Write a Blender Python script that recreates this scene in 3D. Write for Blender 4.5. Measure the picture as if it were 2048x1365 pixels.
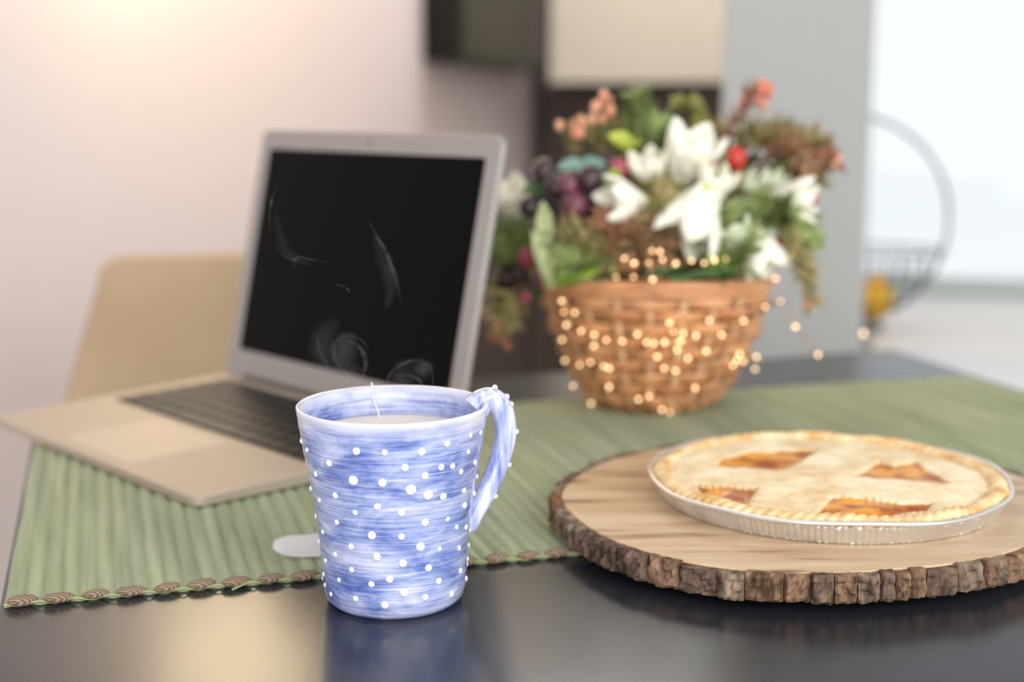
import bpy, bmesh, math, random
from math import sin, cos, pi, radians, hypot, atan2
from mathutils import Vector, Matrix, noise
from mathutils.geometry import delaunay_2d_cdt

random.seed(7)
for o in list(bpy.data.objects):
    bpy.data.objects.remove(o, do_unlink=True)
SC = bpy.context.scene
COL = SC.collection
TZ = 0.90                                   # table top height

# ---------------------------------------------------------------- camera
cam_d = bpy.data.cameras.new('camera')
cam = bpy.data.objects.new('camera', cam_d); COL.objects.link(cam)
PITCH = radians(9.5); FPX = 2844.4; HC = 1.15
cam.location = (0, 0, HC)
cam.rotation_euler = (pi/2 - PITCH, 0, 0)
cam_d.sensor_width = 36; cam_d.lens = 50
cam_d.clip_start = 0.02
cam_d.dof.use_dof = True
cam_d.dof.focus_distance = 0.695
cam_d.dof.aperture_fstop = 4.0
SC.camera = cam
# ---------------------------------------------------------------- world, lights, exposure
w = bpy.data.worlds.new('world'); SC.world = w; w.use_nodes = True
w.node_tree.nodes['Background'].inputs[0].default_value = (0.93, 0.965, 1.0, 1)
w.node_tree.nodes['Background'].inputs[1].default_value = 0.95
def area(name, loc, target, sx, sy, power, color):
    l = bpy.data.lights.new(name, 'AREA'); l.shape = 'RECTANGLE'; l.size = sx; l.size_y = sy
    l.energy = power; l.color = color
    o = bpy.data.objects.new(name, l); COL.objects.link(o); o.location = loc
    o.rotation_euler = (Vector(target) - Vector(loc)).to_track_quat('-Z', 'Y').to_euler()
    return o
area('window_light', (1.5, -0.7, 1.95), (0.1, 0.85, 0.95), 0.9, 1.3, 20, (1.0, 0.98, 0.95))
area('rear_fill_light', (0.2, -2.4, 1.6), (0.1, 3.0, 1.2), 2.6, 1.9, 64, (1.0, 0.985, 0.96))  # unseen fill added behind the camera to brighten wall and cabinets
area('kitchen_fill_light', (0.40, 3.55, 2.56), (0.40, 3.70, 0.0), 0.9, 0.9, 23, (1.0, 0.97, 0.93))  # fill added overhead to light the deep end of the kitchen
area('wall_fill_light', (-0.05, 1.75, 2.57), (-0.55, 2.2, 0.9), 0.7, 0.7, 5, (0.97, 0.98, 1.0))  # weak cool fill, added to lift the left wall
def point(name, loc, power, color, r):
    l = bpy.data.lights.new(name, 'POINT'); l.energy = power; l.color = color; l.shadow_soft_size = r
    o = bpy.data.objects.new(name, l); COL.objects.link(o); o.location = loc
    return o
point('wall_lamp_light', (-0.43, 2.12, 1.55), 4.0, (1.0, 0.80, 0.48), 0.13)
point('warm_fill_light', (-0.15, 2.45, 1.75), 9.5, (1.0, 0.66, 0.33), 0.12)  # second warm source, added to spread the tan glow along the wall
SC.view_settings.view_transform = 'Standard'; SC.view_settings.look = 'None'
SC.view_settings.exposure = 0.12; SC.view_settings.gamma = 1.0
SC.view_settings.use_curve_mapping = False
SC.cycles.use_denoising = True
SC.cycles.max_bounces = 10

# ---------------------------------------------------------------- helpers
def ray(px, py):
    x = (px - 1024) / FPX; y = (682.5 - py) / FPX
    return Vector((x, cos(PITCH) + y*sin(PITCH), -sin(PITCH) + y*cos(PITCH)))
def at(px, py, Y):                          # world point at forward distance Y
    r = ray(px, py); return Vector((0, 0, HC)) + r * (Y / r.y)
def lin(c):
    c = c / 255.0
    return c/12.92 if c <= 0.04045 else ((c+0.055)/1.055)**2.4
def rgb(r, g, b): return (lin(r), lin(g), lin(b), 1)

def new_mat(name):
    m = bpy.data.materials.new(name); m.use_nodes = True
    nt = m.node_tree
    return m, nt, nt.nodes['Principled BSDF']
def mat(name, col, rough=0.5, metal=0.0, spec=0.5, coat=0.0, col2=None, scale=20, stretch=(1,1,1), detail=4,
        lo=0.35, hi=0.65, bump=0.0, bscale=None, bstretch=None, emis=None, estr=0.0, trans=0.0, ior=1.5, sheen=0.0, sss=0.0, distort=0.0, bdist=0.001):
    m, nt, b = new_mat(name)
    b.inputs['Base Color'].default_value = col
    b.inputs['Roughness'].default_value = rough
    b.inputs['Metallic'].default_value = metal
    b.inputs['Specular IOR Level'].default_value = spec
    b.inputs['Coat Weight'].default_value = coat
    b.inputs['Coat Roughness'].default_value = 0.04
    b.inputs['IOR'].default_value = ior
    b.inputs['Transmission Weight'].default_value = trans
    b.inputs['Sheen Weight'].default_value = sheen
    if sss:
        b.inputs['Subsurface Weight'].default_value = sss
        b.inputs['Subsurface Radius'].default_value = (0.004, 0.003, 0.002)
        b.inputs['Subsurface Scale'].default_value = 1.0
    if emis:
        b.inputs['Emission Color'].default_value = emis; b.inputs['Emission Strength'].default_value = estr
    N = nt.nodes.new; L = nt.links.new
    if col2 or bump:
        tc = N('ShaderNodeTexCoord')
    if col2:
        mp = N('ShaderNodeMapping'); mp.inputs['Scale'].default_value = stretch
        nz = N('ShaderNodeTexNoise'); nz.inputs['Scale'].default_value = scale; nz.inputs['Detail'].default_value = detail
        nz.inputs['Distortion'].default_value = distort
        rp = N('ShaderNodeValToRGB'); rp.color_ramp.elements[0].position = lo; rp.color_ramp.elements[1].position = hi
        rp.color_ramp.elements[0].color = col; rp.color_ramp.elements[1].color = col2
        L(tc.outputs['Object'], mp.inputs[0]); L(mp.outputs[0], nz.inputs['Vector']); L(nz.outputs['Fac'], rp.inputs[0])
        L(rp.outputs[0], b.inputs['Base Color'])
    if bump:
        mp2 = N('ShaderNodeMapping'); mp2.inputs['Scale'].default_value = bstretch or stretch
        n2 = N('ShaderNodeTexNoise'); n2.inputs['Scale'].default_value = bscale or scale; n2.inputs['Detail'].default_value = 4
        bp = N('ShaderNodeBump'); bp.inputs['Strength'].default_value = bump; bp.inputs['Distance'].default_value = bdist
        L(tc.outputs['Object'], mp2.inputs[0]); L(mp2.outputs[0], n2.inputs['Vector']); L(n2.outputs['Fac'], bp.inputs['Height'])
        L(bp.outputs[0], b.inputs['Normal'])
    return m

def link(name, me, m, parent=None, loc=None, rot=None):
    o = bpy.data.objects.new(name, me); COL.objects.link(o)
    if m and not me.materials: me.materials.append(m)
    if parent: o.parent = parent
    if loc is not None: o.location = loc
    if rot is not None: o.rotation_euler = rot
    return o
def mesh(verts, faces, smooth=True):
    me = bpy.data.meshes.new('m'); me.from_pydata([tuple(v) for v in verts], [], faces); me.update()
    bm = bmesh.new(); bm.from_mesh(me); bmesh.ops.recalc_face_normals(bm, faces=bm.faces); bm.to_mesh(me); bm.free()
    if smooth: me.polygons.foreach_set('use_smooth', [True]*len(me.polygons))
    return me
def thing(name, label, cat, loc=(0,0,0), rz=0.0, group=None):
    o = bpy.data.objects.new(name, None); COL.objects.link(o); o.empty_display_size = 0.02
    o.location = loc; o.rotation_euler = (0, 0, rz); tag(o, label, cat, group); return o
def tag(o, label, cat=None, group=None, kind=None):
    if label: o['label'] = label
    if cat: o['category'] = cat
    if group: o['group'] = group
    if kind: o['kind'] = kind
    return o
def struct(o, label, cat):
    o['kind'] = 'structure'; o['label'] = label; o['category'] = cat; return o
def box_me(x0, x1, y0, y1, z0, z1, bev=0.0, seg=2):
    bm = bmesh.new()
    vs = [bm.verts.new((x, y, z)) for x in (x0, x1) for y in (y0, y1) for z in (z0, z1)]
    for f in ((0,1,3,2),(4,6,7,5),(0,4,5,1),(2,3,7,6),(0,2,6,4),(1,5,7,3)): bm.faces.new([vs[i] for i in f])
    bmesh.ops.recalc_face_normals(bm, faces=bm.faces)
    if bev: bmesh.ops.bevel(bm, geom=bm.edges[:], offset=bev, segments=seg, affect='EDGES', profile=0.5)
    me = bpy.data.meshes.new('m'); bm.to_mesh(me); bm.free()
    return me
def lathe(prof, n=64, wob=None, close=False):
    vs = []; fs = []
    m = len(prof)
    for i in range(n):
        a = 2*pi*i/n
        for j, (r, z) in enumerate(prof):
            rr = r if wob is None else wob(r, z, a, j)
            vs.append((rr*cos(a), rr*sin(a), z))
    for i in range(n):
        k = (i+1) % n
        for j in range(m-1 if not close else m):
            jj = (j+1) % m
            fs.append((i*m+j, k*m+j, k*m+jj, i*m+jj))
    me = bpy.data.meshes.new('m')
    bm = bmesh.new()
    bv = [bm.verts.new(v) for v in vs]
    for f in fs: bm.faces.new([bv[i] for i in f])
    bmesh.ops.remove_doubles(bm, verts=bm.verts, dist=1e-6)
    bmesh.ops.recalc_face_normals(bm, faces=bm.faces)
    for f in bm.faces: f.smooth = True
    bm.to_mesh(me); bm.free(); return me
def catmull(pts, sub=6, closed=False):
    pts = [Vector(p) for p in pts]; n = len(pts); out = []
    for i in range(n if closed else n-1):
        p = lambda k: pts[k % n] if closed else pts[max(0, min(n-1, k))]
        a, b, c, d = p(i-1), p(i), p(i+1), p(i+2)
        for s in range(sub):
            t = s/sub
            out.append(0.5*((2*b) + (c-a)*t + (2*a-5*b+4*c-d)*t*t + (3*b-a-3*c+d)*t**3))
    if not closed: out.append(pts[-1])
    return out
def tube(path, r, n=8, flat=1.0, up=None, closed=False, caps=True):
    """swept tube; r number or list; flat = ratio of the second axis; up = fixed second axis"""
    path = [Vector(p) for p in path]; m = len(path); vs = []; fs = []
    prev = None
    for i, p in enumerate(path):
        if closed: t = path[(i+1) % m] - path[i-1]
        else: t = path[min(m-1, i+1)] - path[max(0, i-1)]
        if t.length < 1e-9: t = Vector((0,0,1))
        t.normalize()
        if up is not None: u = Vector(up) - t*t.dot(Vector(up))
        elif prev is not None: u = prev - t*t.dot(prev)
        else: u = t.orthogonal()
        if u.length < 1e-6: u = t.orthogonal()
        u.normalize(); prev = u; v = t.cross(u)
        rr = r[i] if isinstance(r, (list, tuple)) else r
        for k in range(n):
            a = 2*pi*k/n
            vs.append(p + u*(rr*cos(a)*flat) + v*(rr*sin(a)))
    for i in range(m if closed else m-1):
        j = (i+1) % m
        for k in range(n):
            l = (k+1) % n
            fs.append((i*n+k, i*n+l, j*n+l, j*n+k))
    if caps and not closed:
        fs.append(tuple(range(n))); fs.append(tuple((m-1)*n+k for k in range(n)))
    return vs, fs
def tube_me(*a, **k): return mesh(*tube(*a, **k))
def join(parts):
    V = []; F = []
    for v, f in parts:
        o = len(V); V += list(v); F += [tuple(i+o for i in q) for q in f]
    return V, F
def sphere(c, r, seg=12, ring=8, sc=(1,1,1)):
    vs = [(c[0], c[1], c[2]+r*sc[2])]; fs = []
    for i in range(1, ring):
        t = pi*i/ring
        for k in range(seg):
            a = 2*pi*k/seg
            vs.append((c[0]+r*sc[0]*sin(t)*cos(a), c[1]+r*sc[1]*sin(t)*sin(a), c[2]+r*sc[2]*cos(t)))
    vs.append((c[0], c[1], c[2]-r*sc[2])); last = len(vs)-1
    for k in range(seg):
        l = (k+1) % seg
        fs.append((0, 1+k, 1+l))
        for i in range(ring-2):
            fs.append((1+i*seg+k, 1+(i+1)*seg+k, 1+(i+1)*seg+l, 1+i*seg+l))
        fs.append((last, 1+(ring-2)*seg+l, 1+(ring-2)*seg+k))
    return vs, fs
def rrect(x0, x1, y0, y1, r, n=6):
    pts = []
    for cx, cy, a0 in ((x1-r, y1-r, 0), (x0+r, y1-r, pi/2), (x0+r, y0+r, pi), (x1-r, y0+r, 1.5*pi)):
        for k in range(n+1):
            a = a0 + pi/2*k/n; pts.append((cx+r*cos(a), cy+r*sin(a)))
    return pts
def prism_me(pts, z0, z1, bev=0.0):
    """z0, z1: numbers or functions of x, y"""
    f0 = z0 if callable(z0) else (lambda x, y: z0); f1 = z1 if callable(z1) else (lambda x, y: z1)
    bm = bmesh.new()
    a = [bm.verts.new((x, y, f0(x, y))) for x, y in pts]; b = [bm.verts.new((x, y, f1(x, y))) for x, y in pts]
    n = len(pts)
    bm.faces.new(a[::-1]); top = bm.faces.new(b)
    for i in range(n): bm.faces.new((a[i], a[(i+1) % n], b[(i+1) % n], b[i]))
    bmesh.ops.recalc_face_normals(bm, faces=bm.faces)
    if bev:
        ed = [e for e in bm.edges if all(v in set(b) for v in e.verts)]
        bmesh.ops.bevel(bm, geom=ed, offset=bev, segments=2, affect='EDGES', profile=0.5)
    me = bpy.data.meshes.new('m'); bm.to_mesh(me); bm.free(); return me
def interp(x, xs, ys):
    if x <= xs[0]: return ys[0]
    for i in range(1, len(xs)):
        if x <= xs[i]: return ys[i-1] + (ys[i]-ys[i-1])*(x-xs[i-1])/(xs[i]-xs[i-1])
    return ys[-1]

# ---------------------------------------------------------------- materials
M = {}
M['wall'] = mat('wall_paint', rgb(214, 205, 206), 0.7, spec=0.2, bump=0.05, bscale=60)
M['white_wall'] = mat('white_wall_paint', rgb(232, 232, 232), 0.7, spec=0.2)
M['ceiling'] = mat('ceiling_paint', rgb(205, 203, 200), 0.8, spec=0.1)
M['floor'] = mat('floor_pale', rgb(196, 196, 196), 0.45, col2=rgb(208, 206, 203), scale=3)
M['pillar'] = mat('grey_pillar_paint', rgb(168, 171, 170), 0.6, spec=0.3)
M['table'] = mat('table_black', rgb(32, 35, 42), 0.22, spec=0.5, col2=rgb(40, 43, 50), scale=9, bump=0.02, bscale=220)
M['table_leg'] = mat('table_leg', rgb(38, 40, 46), 0.35)
M['dark_gloss'] = mat('dark_gloss', rgb(20, 21, 18), 0.4, spec=0.2)
M['dark_green'] = mat('dark_green_gloss', rgb(34, 38, 16), 0.4, spec=0.2)
M['dark_wood'] = mat('dark_wood', rgb(52, 44, 40), 0.5, col2=rgb(64, 54, 49), scale=6, stretch=(1, 1, .1))
M['cream'] = mat('cream_door', rgb(214, 207, 193), 0.5, spec=0.3)
M['steel'] = mat('brushed_steel', rgb(170, 170, 168), 0.3, metal=1)
M['white_top'] = mat('white_console', rgb(225, 226, 227), 0.4)
M['win_frame'] = mat('window_frame', rgb(225, 228, 226), 0.5)
M['sill'] = mat('window_rail', rgb(188, 196, 190), 0.5)

# ---------------------------------------------------------------- room (kitchen frame turned 14 degrees)
KY = radians(14); RZ = -KY
def K(x, y, z=0): return Vector((x*cos(KY) + y*sin(KY), -x*sin(KY) + y*cos(KY), z))
def kbox(name, x0, x1, y0, y1, z0, z1, m, bev=0.0, parent=None):
    cx, cy = (x0+x1)/2, (y0+y1)/2
    me = box_me(x0-cx, x1-cx, y0-cy, y1-cy, 0, z1-z0, bev)
    if parent is not None:
        o = link(name, me, m, parent, (cx - parent['kx'], cy - parent['ky'], z0 - parent.location.z)); return o
    return link(name, me, m, None, K(cx, cy, z0), (0, 0, RZ))
def kthing(name, label, cat, x, y, z):
    t = thing(name, label, cat, K(x, y, z), RZ); t['kx'] = x; t['ky'] = y; return t
def k_at_y(px, py, ky):                     # frame x on the plane y = ky
    r = ray(px, py); s = ky / (r.x*sin(KY) + r.y*cos(KY)); p = r*s
    return p.x*cos(KY) - p.y*sin(KY), HC + p.z
def k_at_x(px, py, kx):
    r = ray(px, py); s = kx / (r.x*cos(KY) - r.y*sin(KY)); p = r*s
    return p.x*sin(KY) + p.y*cos(KY), HC + p.z

struct(kbox('floor', -1.1, 2.6, -2.6, 4.95, -0.05, 0.0, M['floor']), 'pale grey floor beyond the table', 'floor')
struct(kbox('wall_left', -1.18, -1.1, -2.6, 4.95, 0.0, 2.6, M['wall']), 'softly lit pinkish wall behind the laptop', 'wall')
struct(kbox('wall_back', -1.1, 0.0, 4.88, 4.95, 0.0, 2.6, M['wall']), 'far kitchen wall behind the cabinets', 'wall')
struct(kbox('wall_right', -0.2, -0.1, 2.62, 4.88, 0.0, 2.6, M['white_wall']), 'return wall behind the grey pillar', 'wall')
struct(kbox('ceiling', -1.18, 2.6, -0.6, 4.95, 2.6, 2.66, M['ceiling']), 'pale ceiling above the room', 'ceiling')
struct(kbox('wall_pillar', k_at_y(1440, 350, 2.05)[0], 0.0, 2.05, 2.24, 0.0, 2.6, M['pillar'], 0.004), 'tall smooth grey pillar behind the flower basket', 'pillar')
# window
wy = 2.96
struct(kbox('wall_front', -0.1, 2.6, wy, wy+.1, 0.0, 0.775, M['white_wall']), 'white wall below the bright window', 'wall')
wt = bpy.data.objects.new('window_1', None); COL.objects.link(wt); wt.location = K(1.2, wy, 0.775); wt.rotation_euler = (0, 0, RZ)
wt['kx'] = 1.2; wt['ky'] = wy; struct(wt, 'large overexposed window at the right', 'window')
kbox('bottom_rail', -0.1, 2.5, wy-.02, wy+.06, 0.775, 0.80, M['sill'], 0.004, wt)
kbox('top_rail', -0.1, 2.5, wy-.02, wy+.06, 2.35, 2.42, M['win_frame'], 0.004, wt)
kbox('jamb', -0.1, -0.04, wy-.02, wy+.06, 0.80, 2.35, M['win_frame'], 0.004, wt)
kbox('jamb', 2.44, 2.5, wy-.02, wy+.06, 0.80, 2.35, M['win_frame'], 0.004, wt)
kbox('mullion', 1.22, 1.28, wy-.02, wy+.06, 0.80, 2.35, M['win_frame'], 0.004, wt)
m, nt, b = new_mat('window_glass')
nt.nodes.remove(b); tr = nt.nodes.new('ShaderNodeBsdfTransparent'); tr.inputs[0].default_value = (.97, .98, .98, 1)
gl = nt.nodes.new('ShaderNodeBsdfGlossy'); gl.inputs['Roughness'].default_value = 0.02
mx = nt.nodes.new('ShaderNodeMixShader'); mx.inputs[0].default_value = 0.01
nt.links.new(tr.outputs[0], mx.inputs[1]); nt.links.new(gl.outputs[0], mx.inputs[2])
nt.links.new(mx.outputs[0], nt.nodes['Material Output'].inputs[0]); M['pane'] = m
kbox('pane', -0.04, 1.22, wy+.02, wy+.026, 0.80, 2.35, M['pane'], 0, wt)
kbox('pane', 1.28, 2.44, wy+.02, wy+.026, 0.80, 2.35, M['pane'], 0, wt)
struct(kbox('wall_lintel', -0.1, 2.6, wy, wy+.1, 2.42, 2.6, M['white_wall']), 'white wall strip above the window', 'wall')

# wall cabinet on the left wall: two dark glossy doors
y0, z0 = k_at_x(852, 108, -1.09); y1, z1 = k_at_x(1094, 140, -0.99)
t = kthing('wall_cabinet', 'dark glossy wall cabinet hanging on the pink wall', 'cabinet', -1.045, (y0+y1)/2, z1)
kbox('carcass', -1.098, -1.012, y0, y1, z1, 2.1, M['dark_gloss'], 0.003, t)
ym = y0 + (y1-y0)*.62
for nm, a, bb, mm in (('door', y0+.004, ym-.004, M['dark_green']), ('door', ym+.004, y1-.004, M['dark_gloss'])):
    d = kbox(nm, -1.010, -0.992, a, bb, z1+.006, 2.095, mm, 0.002, t)
    h = link('handle', tube_me([(0.012, .03, .5), (0.03, .03, .5), (0.03, .03, .62), (0.012, .03, .62)], .004), M['steel'], d)
# cream wall cabinet on the back wall
xa, zb = k_at_y(1098, 166, 4.50); xb, _ = k_at_y(1450, 166, 4.50)
t = kthing('wall_cabinet', 'cream white wall cabinet above the dark recess', 'cabinet', (xa+xb)/2, 4.69, zb)
kbox('carcass', xa, xb, 4.52, 4.878, zb, 2.1, M['cream'], 0.003, t)
d = kbox('door', xa+.003, xb-.003, 4.50, 4.518, zb, 2.097, M['cream'], 0.003, t)
link('handle', tube_me([(.2, -.01, .7), (.2, -.03, .7), (.2, -.03, .84), (.2, -.01, .84)], .005), M['steel'], d)
# dark tall unit beneath it
xa2, _ = k_at_y(1086, 300, 4.60)
t = kthing('tall_cabinet', 'dark brown tall kitchen unit under the cream cabinet', 'cabinet', (xa2+xb)/2, 4.74, 0)
kbox('carcass', xa2, xb, 4.62, 4.878, 0.0, zb-.012, M['dark_wood'], 0.003, t)
for za, zc in ((.02, .56), (.57, zb-.02)):
    d = kbox('door', xa2+.004, xb-.004, 4.60, 4.618, za, zc, M['dark_wood'], 0.003, t)
    link('handle', tube_me([(-.05, -.01, .3), (-.05, -.03, .3), (.05, -.03, .3), (.05, -.01, .3)], .005), M['steel'], d)
# low sideboard along the left wall
t = kthing('sideboard', 'low dark brown sideboard standing against the wall behind the laptop', 'sideboard', -.9, 3.7, 0)
kbox('carcass', -1.098, -.72, 3.02, 4.48, 0.05, .82, M['dark_wood'], 0.004, t)
kbox('top', -1.098, -.69, 3.0, 4.5, .82, .85, M['dark_wood'], 0.004, t)
for i in range(3):
    d = kbox('door', -.718, -.702, 3.03+i*.484, 3.50+i*.484, .08, .81, M['dark_wood'], 0.003, t)
    link('knob', mesh(*sphere((.022, .18, .45), .014)), M['steel'], d)
for a, c in ((-1.06, 3.06), (-.76, 3.06), (-1.06, 4.44), (-.76, 4.44)):
    kbox('foot', a-.02, a+.02, c-.02, c+.02, 0.0, .05, M['dark_wood'], 0.002, t)

# white console below the window
t = kthing('console_table', 'white console under the bright window holding the round wire fruit stand', 'table', .8, 2.3, 0)
kbox('top', .015, 1.7, 1.78, 2.92, .745, .775, M['white_top'], 0.004, t)
for a in (.05, 1.66):
    for c in (1.83, 2.87):
        kbox('leg', a-.025, a+.025, c-.025, c+.025, 0, .745, M['white_top'], 0.003, t)
kbox('apron', .075, 1.635, 1.82, 1.84, .66, .745, M['white_top'], 0.002, t)

# round wire fruit stand
M['wire'] = mat('black_wire', rgb(26, 26, 27), 0.4, spec=0.4)
RY = 2.38
c0 = at(1690, 447, RY); rr_ = 205/FPX*(RY*cos(PITCH)+.37*sin(PITCH))
c0.z = .7765 + rr_ + .006
t = thing('fruit_stand', 'round black wire hoop fruit stand beside the grey pillar', 'fruit stand', (c0.x, c0.y, .7765))
link('hoop', tube_me([(rr_*cos(a), 0, rr_+.006+rr_*sin(a)) for a in [2*pi*i/72 for i in range(72)]], .0030, 8, closed=True), M['wire'], t)
bowl_z = at(1740, 500, RY).z - .7765
zc = rr_ + .006; hz = bowl_z - zc; rb = math.sqrt(rr_**2 - hz**2)
link('bowl_rim', tube_me([(rb*cos(a), .10*sin(a), bowl_z) for a in [2*pi*i/64 for i in range(64)]], .0022, 6, closed=True), M['wire'], t)
for i in range(1, 14):                      # bowl wires from rim to rim under the fruit
    u = -1 + 2*i/14; x = rb*u; yy = .10*math.sqrt(1-u*u)
    zb_ = zc - math.sqrt(max(rr_**2 - x*x, 0)) + .004
    P = [(x, -yy*cos(a), bowl_z - (bowl_z - zb_)*sin(a)) for a in [pi*k/14 for k in range(15)]]
    link('bowl_wire', tube_me(P, .0018, 5), M['wire'], t)
for i in range(1, 4):
    f = cos(pi/2*i/4); zz = bowl_z - (bowl_z-.008)*sin(pi/2*i/4)
    R_ = math.sqrt(max(rr_**2 - (zz-zc)**2, 0))
    link('bowl_ring', tube_me([(R_*cos(a), .10*f*sin(a), zz) for a in [2*pi*k/48 for k in range(48)]], .0018, 5, closed=True), M['wire'], t)
link('foot_ring', tube_me([(.07*cos(a), .06*sin(a), .003) for a in [2*pi*i/32 for i in range(32)]], .003, 6, closed=True), M['wire'], t)
M['lemon'] = mat('lemon_skin', rgb(238, 180, 40), 0.45, col2=rgb(246, 196, 62), scale=40, bump=.2, bscale=500)
prof = [(0.0005, -.040), (.006, -.038), (.012, -.033), (.022, -.022), (.028, -.006), (.028, .006), (.022, .022), (.012, .033), (.006, .038), (.0005, .041)]
lm = lathe(prof, 24)
pl = at(1757, 600, RY-.02)
for i, (dx, dy, dz, ry, lab) in enumerate(((0, 0, 0, .1, 'yellow lemon peeking out from behind the grey pillar in the wire stand'),)):
    o = link('lemon', lm if i == 0 else lm, M['lemon'], None, (pl.x+dx, pl.y+dy+.02, pl.z+dz), (0, ry, .4))
    tag(o, lab, 'lemon')

# ---------------------------------------------------------------- table
A16 = radians(16)
def T(v, u, z=0.0):                         # table frame: v to the right, u away
    return Vector((v*cos(A16) - u*sin(A16), v*sin(A16) + u*cos(A16), z))
tb = thing('table', 'square black table with a smooth satin top', 'table', T(.3575, .835, 0), A16)
hv, hu = .4175, .425
link('tabletop', prism_me([(-hv, -hu), (hv, -hu), (hv, hu+.022), (-hv, hu-.040)], TZ-.032, TZ, .003), M['table'], tb)
for sx in (-1, 1):
    for sy in (-1, 1):
        x, y = sx*(hv-.04), sy*(hu-.085)
        link('leg', box_me(x-.03, x+.03, y-.03, y+.03, 0, TZ-.0325, .003), M['table_leg'], tb)
for s in (-1, 1):
    link('apron', box_me(-hv+.072, hv-.072, s*(hu-.085)-.01, s*(hu-.085)+.01, TZ-.12, TZ-.0325, .002), M['table_leg'], tb)
    link('apron', box_me(s*(hv-.04)-.01, s*(hv-.04)+.01, -hu+.117, hu-.117, TZ-.12, TZ-.0325, .002), M['table_leg'], tb)

# ---------------------------------------------------------------- chair behind the laptop
M['tan'] = mat('tan_upholstery', rgb(172, 148, 120), 0.75, spec=0.2, col2=rgb(180, 157, 128), scale=8, bump=.1, bscale=300, sheen=.2)
M['oak'] = mat('oak_leg', rgb(140, 106, 70), 0.5, col2=rgb(158, 122, 84), scale=10, stretch=(1, 1, .1))
ch = thing('dining_chair', 'tan upholstered chair with rounded back at the far side of the table', 'chair', T(.18, 1.47, 0), A16)
def chair_back():
    pts = []
    W0, W1, zt, zb_ = .190, .285, .978, .66
    n = 8; r = .03
    pts += [(-W1, zb_), (W1, zb_)]
    for k in range(n+1):
        a = pi/2*k/n; pts.append((W0-r+r*cos(a), zt-r+r*sin(a)))
    for k in range(n+1):
        a = pi/2+pi/2*k/n; pts.append((-W0+r+r*cos(a), zt-r+r*sin(a)))
    bm = bmesh.new()
    lean = lambda z: .13 + (z-.66)*.25
    f = [bm.verts.new((x, lean(z)-.02, z)) for x, z in pts]; g = [bm.verts.new((x, lean(z)+.02, z)) for x, z in pts]
    n = len(pts); bm.faces.new(f); bm.faces.new(g[::-1])
    for i in range(n): bm.faces.new((f[i], g[i], g[(i+1) % n], f[(i+1) % n]))
    bmesh.ops.recalc_face_normals(bm, faces=bm.faces)
    ed = [e for e in bm.edges if abs(e.verts[0].co.y - lean(e.verts[0].co.z) - (e.verts[1].co.y - lean(e.verts[1].co.z))) < .001]
    bmesh.ops.bevel(bm, geom=ed, offset=.008, segments=3, affect='EDGES', profile=.5)
    me = bpy.data.meshes.new('m'); bm.to_mesh(me); bm.free(); return me
link('backrest', chair_back(), M['tan'], ch)
link('seat', box_me(-.21, .21, -.17, .15, .58, .66, .02, 4), M['tan'], ch)
for sx in (-1, 1):
    for sy, yy in ((-1, -.13), (1, .11)):
        link('leg', tube_me([(sx*.17, yy, .58), (sx*.19, yy+sy*.03, 0)], [.02, .013], 10), M['oak'], ch)
    link('stretcher', tube_me([(sx*.181, -.151, .2), (sx*.181, .131, .2)], .009, 8), M['oak'], ch)

# ---------------------------------------------------------------- woven mat
V0, V1, U0, U1 = -.057, .757, .726, 1.122
NR = 92; PW = (V1-V0)/NR
m, nt, b = new_mat('mat_weave'); N = nt.nodes.new; L = nt.links.new
tc = N('ShaderNodeTexCoord'); mp = N('ShaderNodeMapping'); mp.inputs['Scale'].default_value = (113, 6, 1)
nz = N('ShaderNodeTexNoise'); nz.inputs['Scale'].default_value = 1.0; nz.inputs['Detail'].default_value = 3
rp = N('ShaderNodeValToRGB'); rp.color_ramp.elements[0].position = .3; rp.color_ramp.elements[1].position = .7
rp.color_ramp.elements[0].color = rgb(132, 142, 106); rp.color_ramp.elements[1].color = rgb(168, 176, 142)
n2 = N('ShaderNodeTexNoise'); n2.inputs['Scale'].default_value = 700; n2.inputs['Detail'].default_value = 2
m2 = N('ShaderNodeMix'); m2.data_type = 'RGBA'; m2.blend_type = 'OVERLAY'; m2.inputs[0].default_value = .35
wv = N('ShaderNodeTexWave'); wv.bands_direction = 'Y'; wv.inputs['Scale'].default_value = 160; wv.inputs['Distortion'].default_value = 1.5
wv.inputs['Detail'].default_value = 1
bp = N('ShaderNodeBump'); bp.inputs['Strength'].default_value = .5; bp.inputs['Distance'].default_value = .0006
ad = N('ShaderNodeMath'); ad.operation = 'ADD'
L(tc.outputs['Object'], mp.inputs[0]); L(mp.outputs[0], nz.inputs['Vector']); L(nz.outputs['Fac'], rp.inputs[0])
L(tc.outputs['Object'], n2.inputs['Vector']); L(tc.outputs['Object'], wv.inputs['Vector'])
L(rp.outputs[0], m2.inputs[6]); L(n2.outputs['Fac'], m2.inputs[7]); L(m2.outputs[2], b.inputs['Base Color'])
L(n2.outputs['Fac'], ad.inputs[0]); L(wv.outputs['Fac'], ad.inputs[1]); L(ad.outputs[0], bp.inputs['Height']); L(bp.outputs[0], b.inputs['Normal'])
b.inputs['Roughness'].default_value = .85; b.inputs['Specular IOR Level'].default_value = .15; b.inputs['Sheen Weight'].default_value = .15
M['mat'] = m
mt = thing('placemat', 'sage green ribbed cotton mat with brown stitched edges under the laptop and basket', 'placemat', T(V0, U0, TZ), A16)
WL, DL = V1-V0, U1-U0
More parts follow.
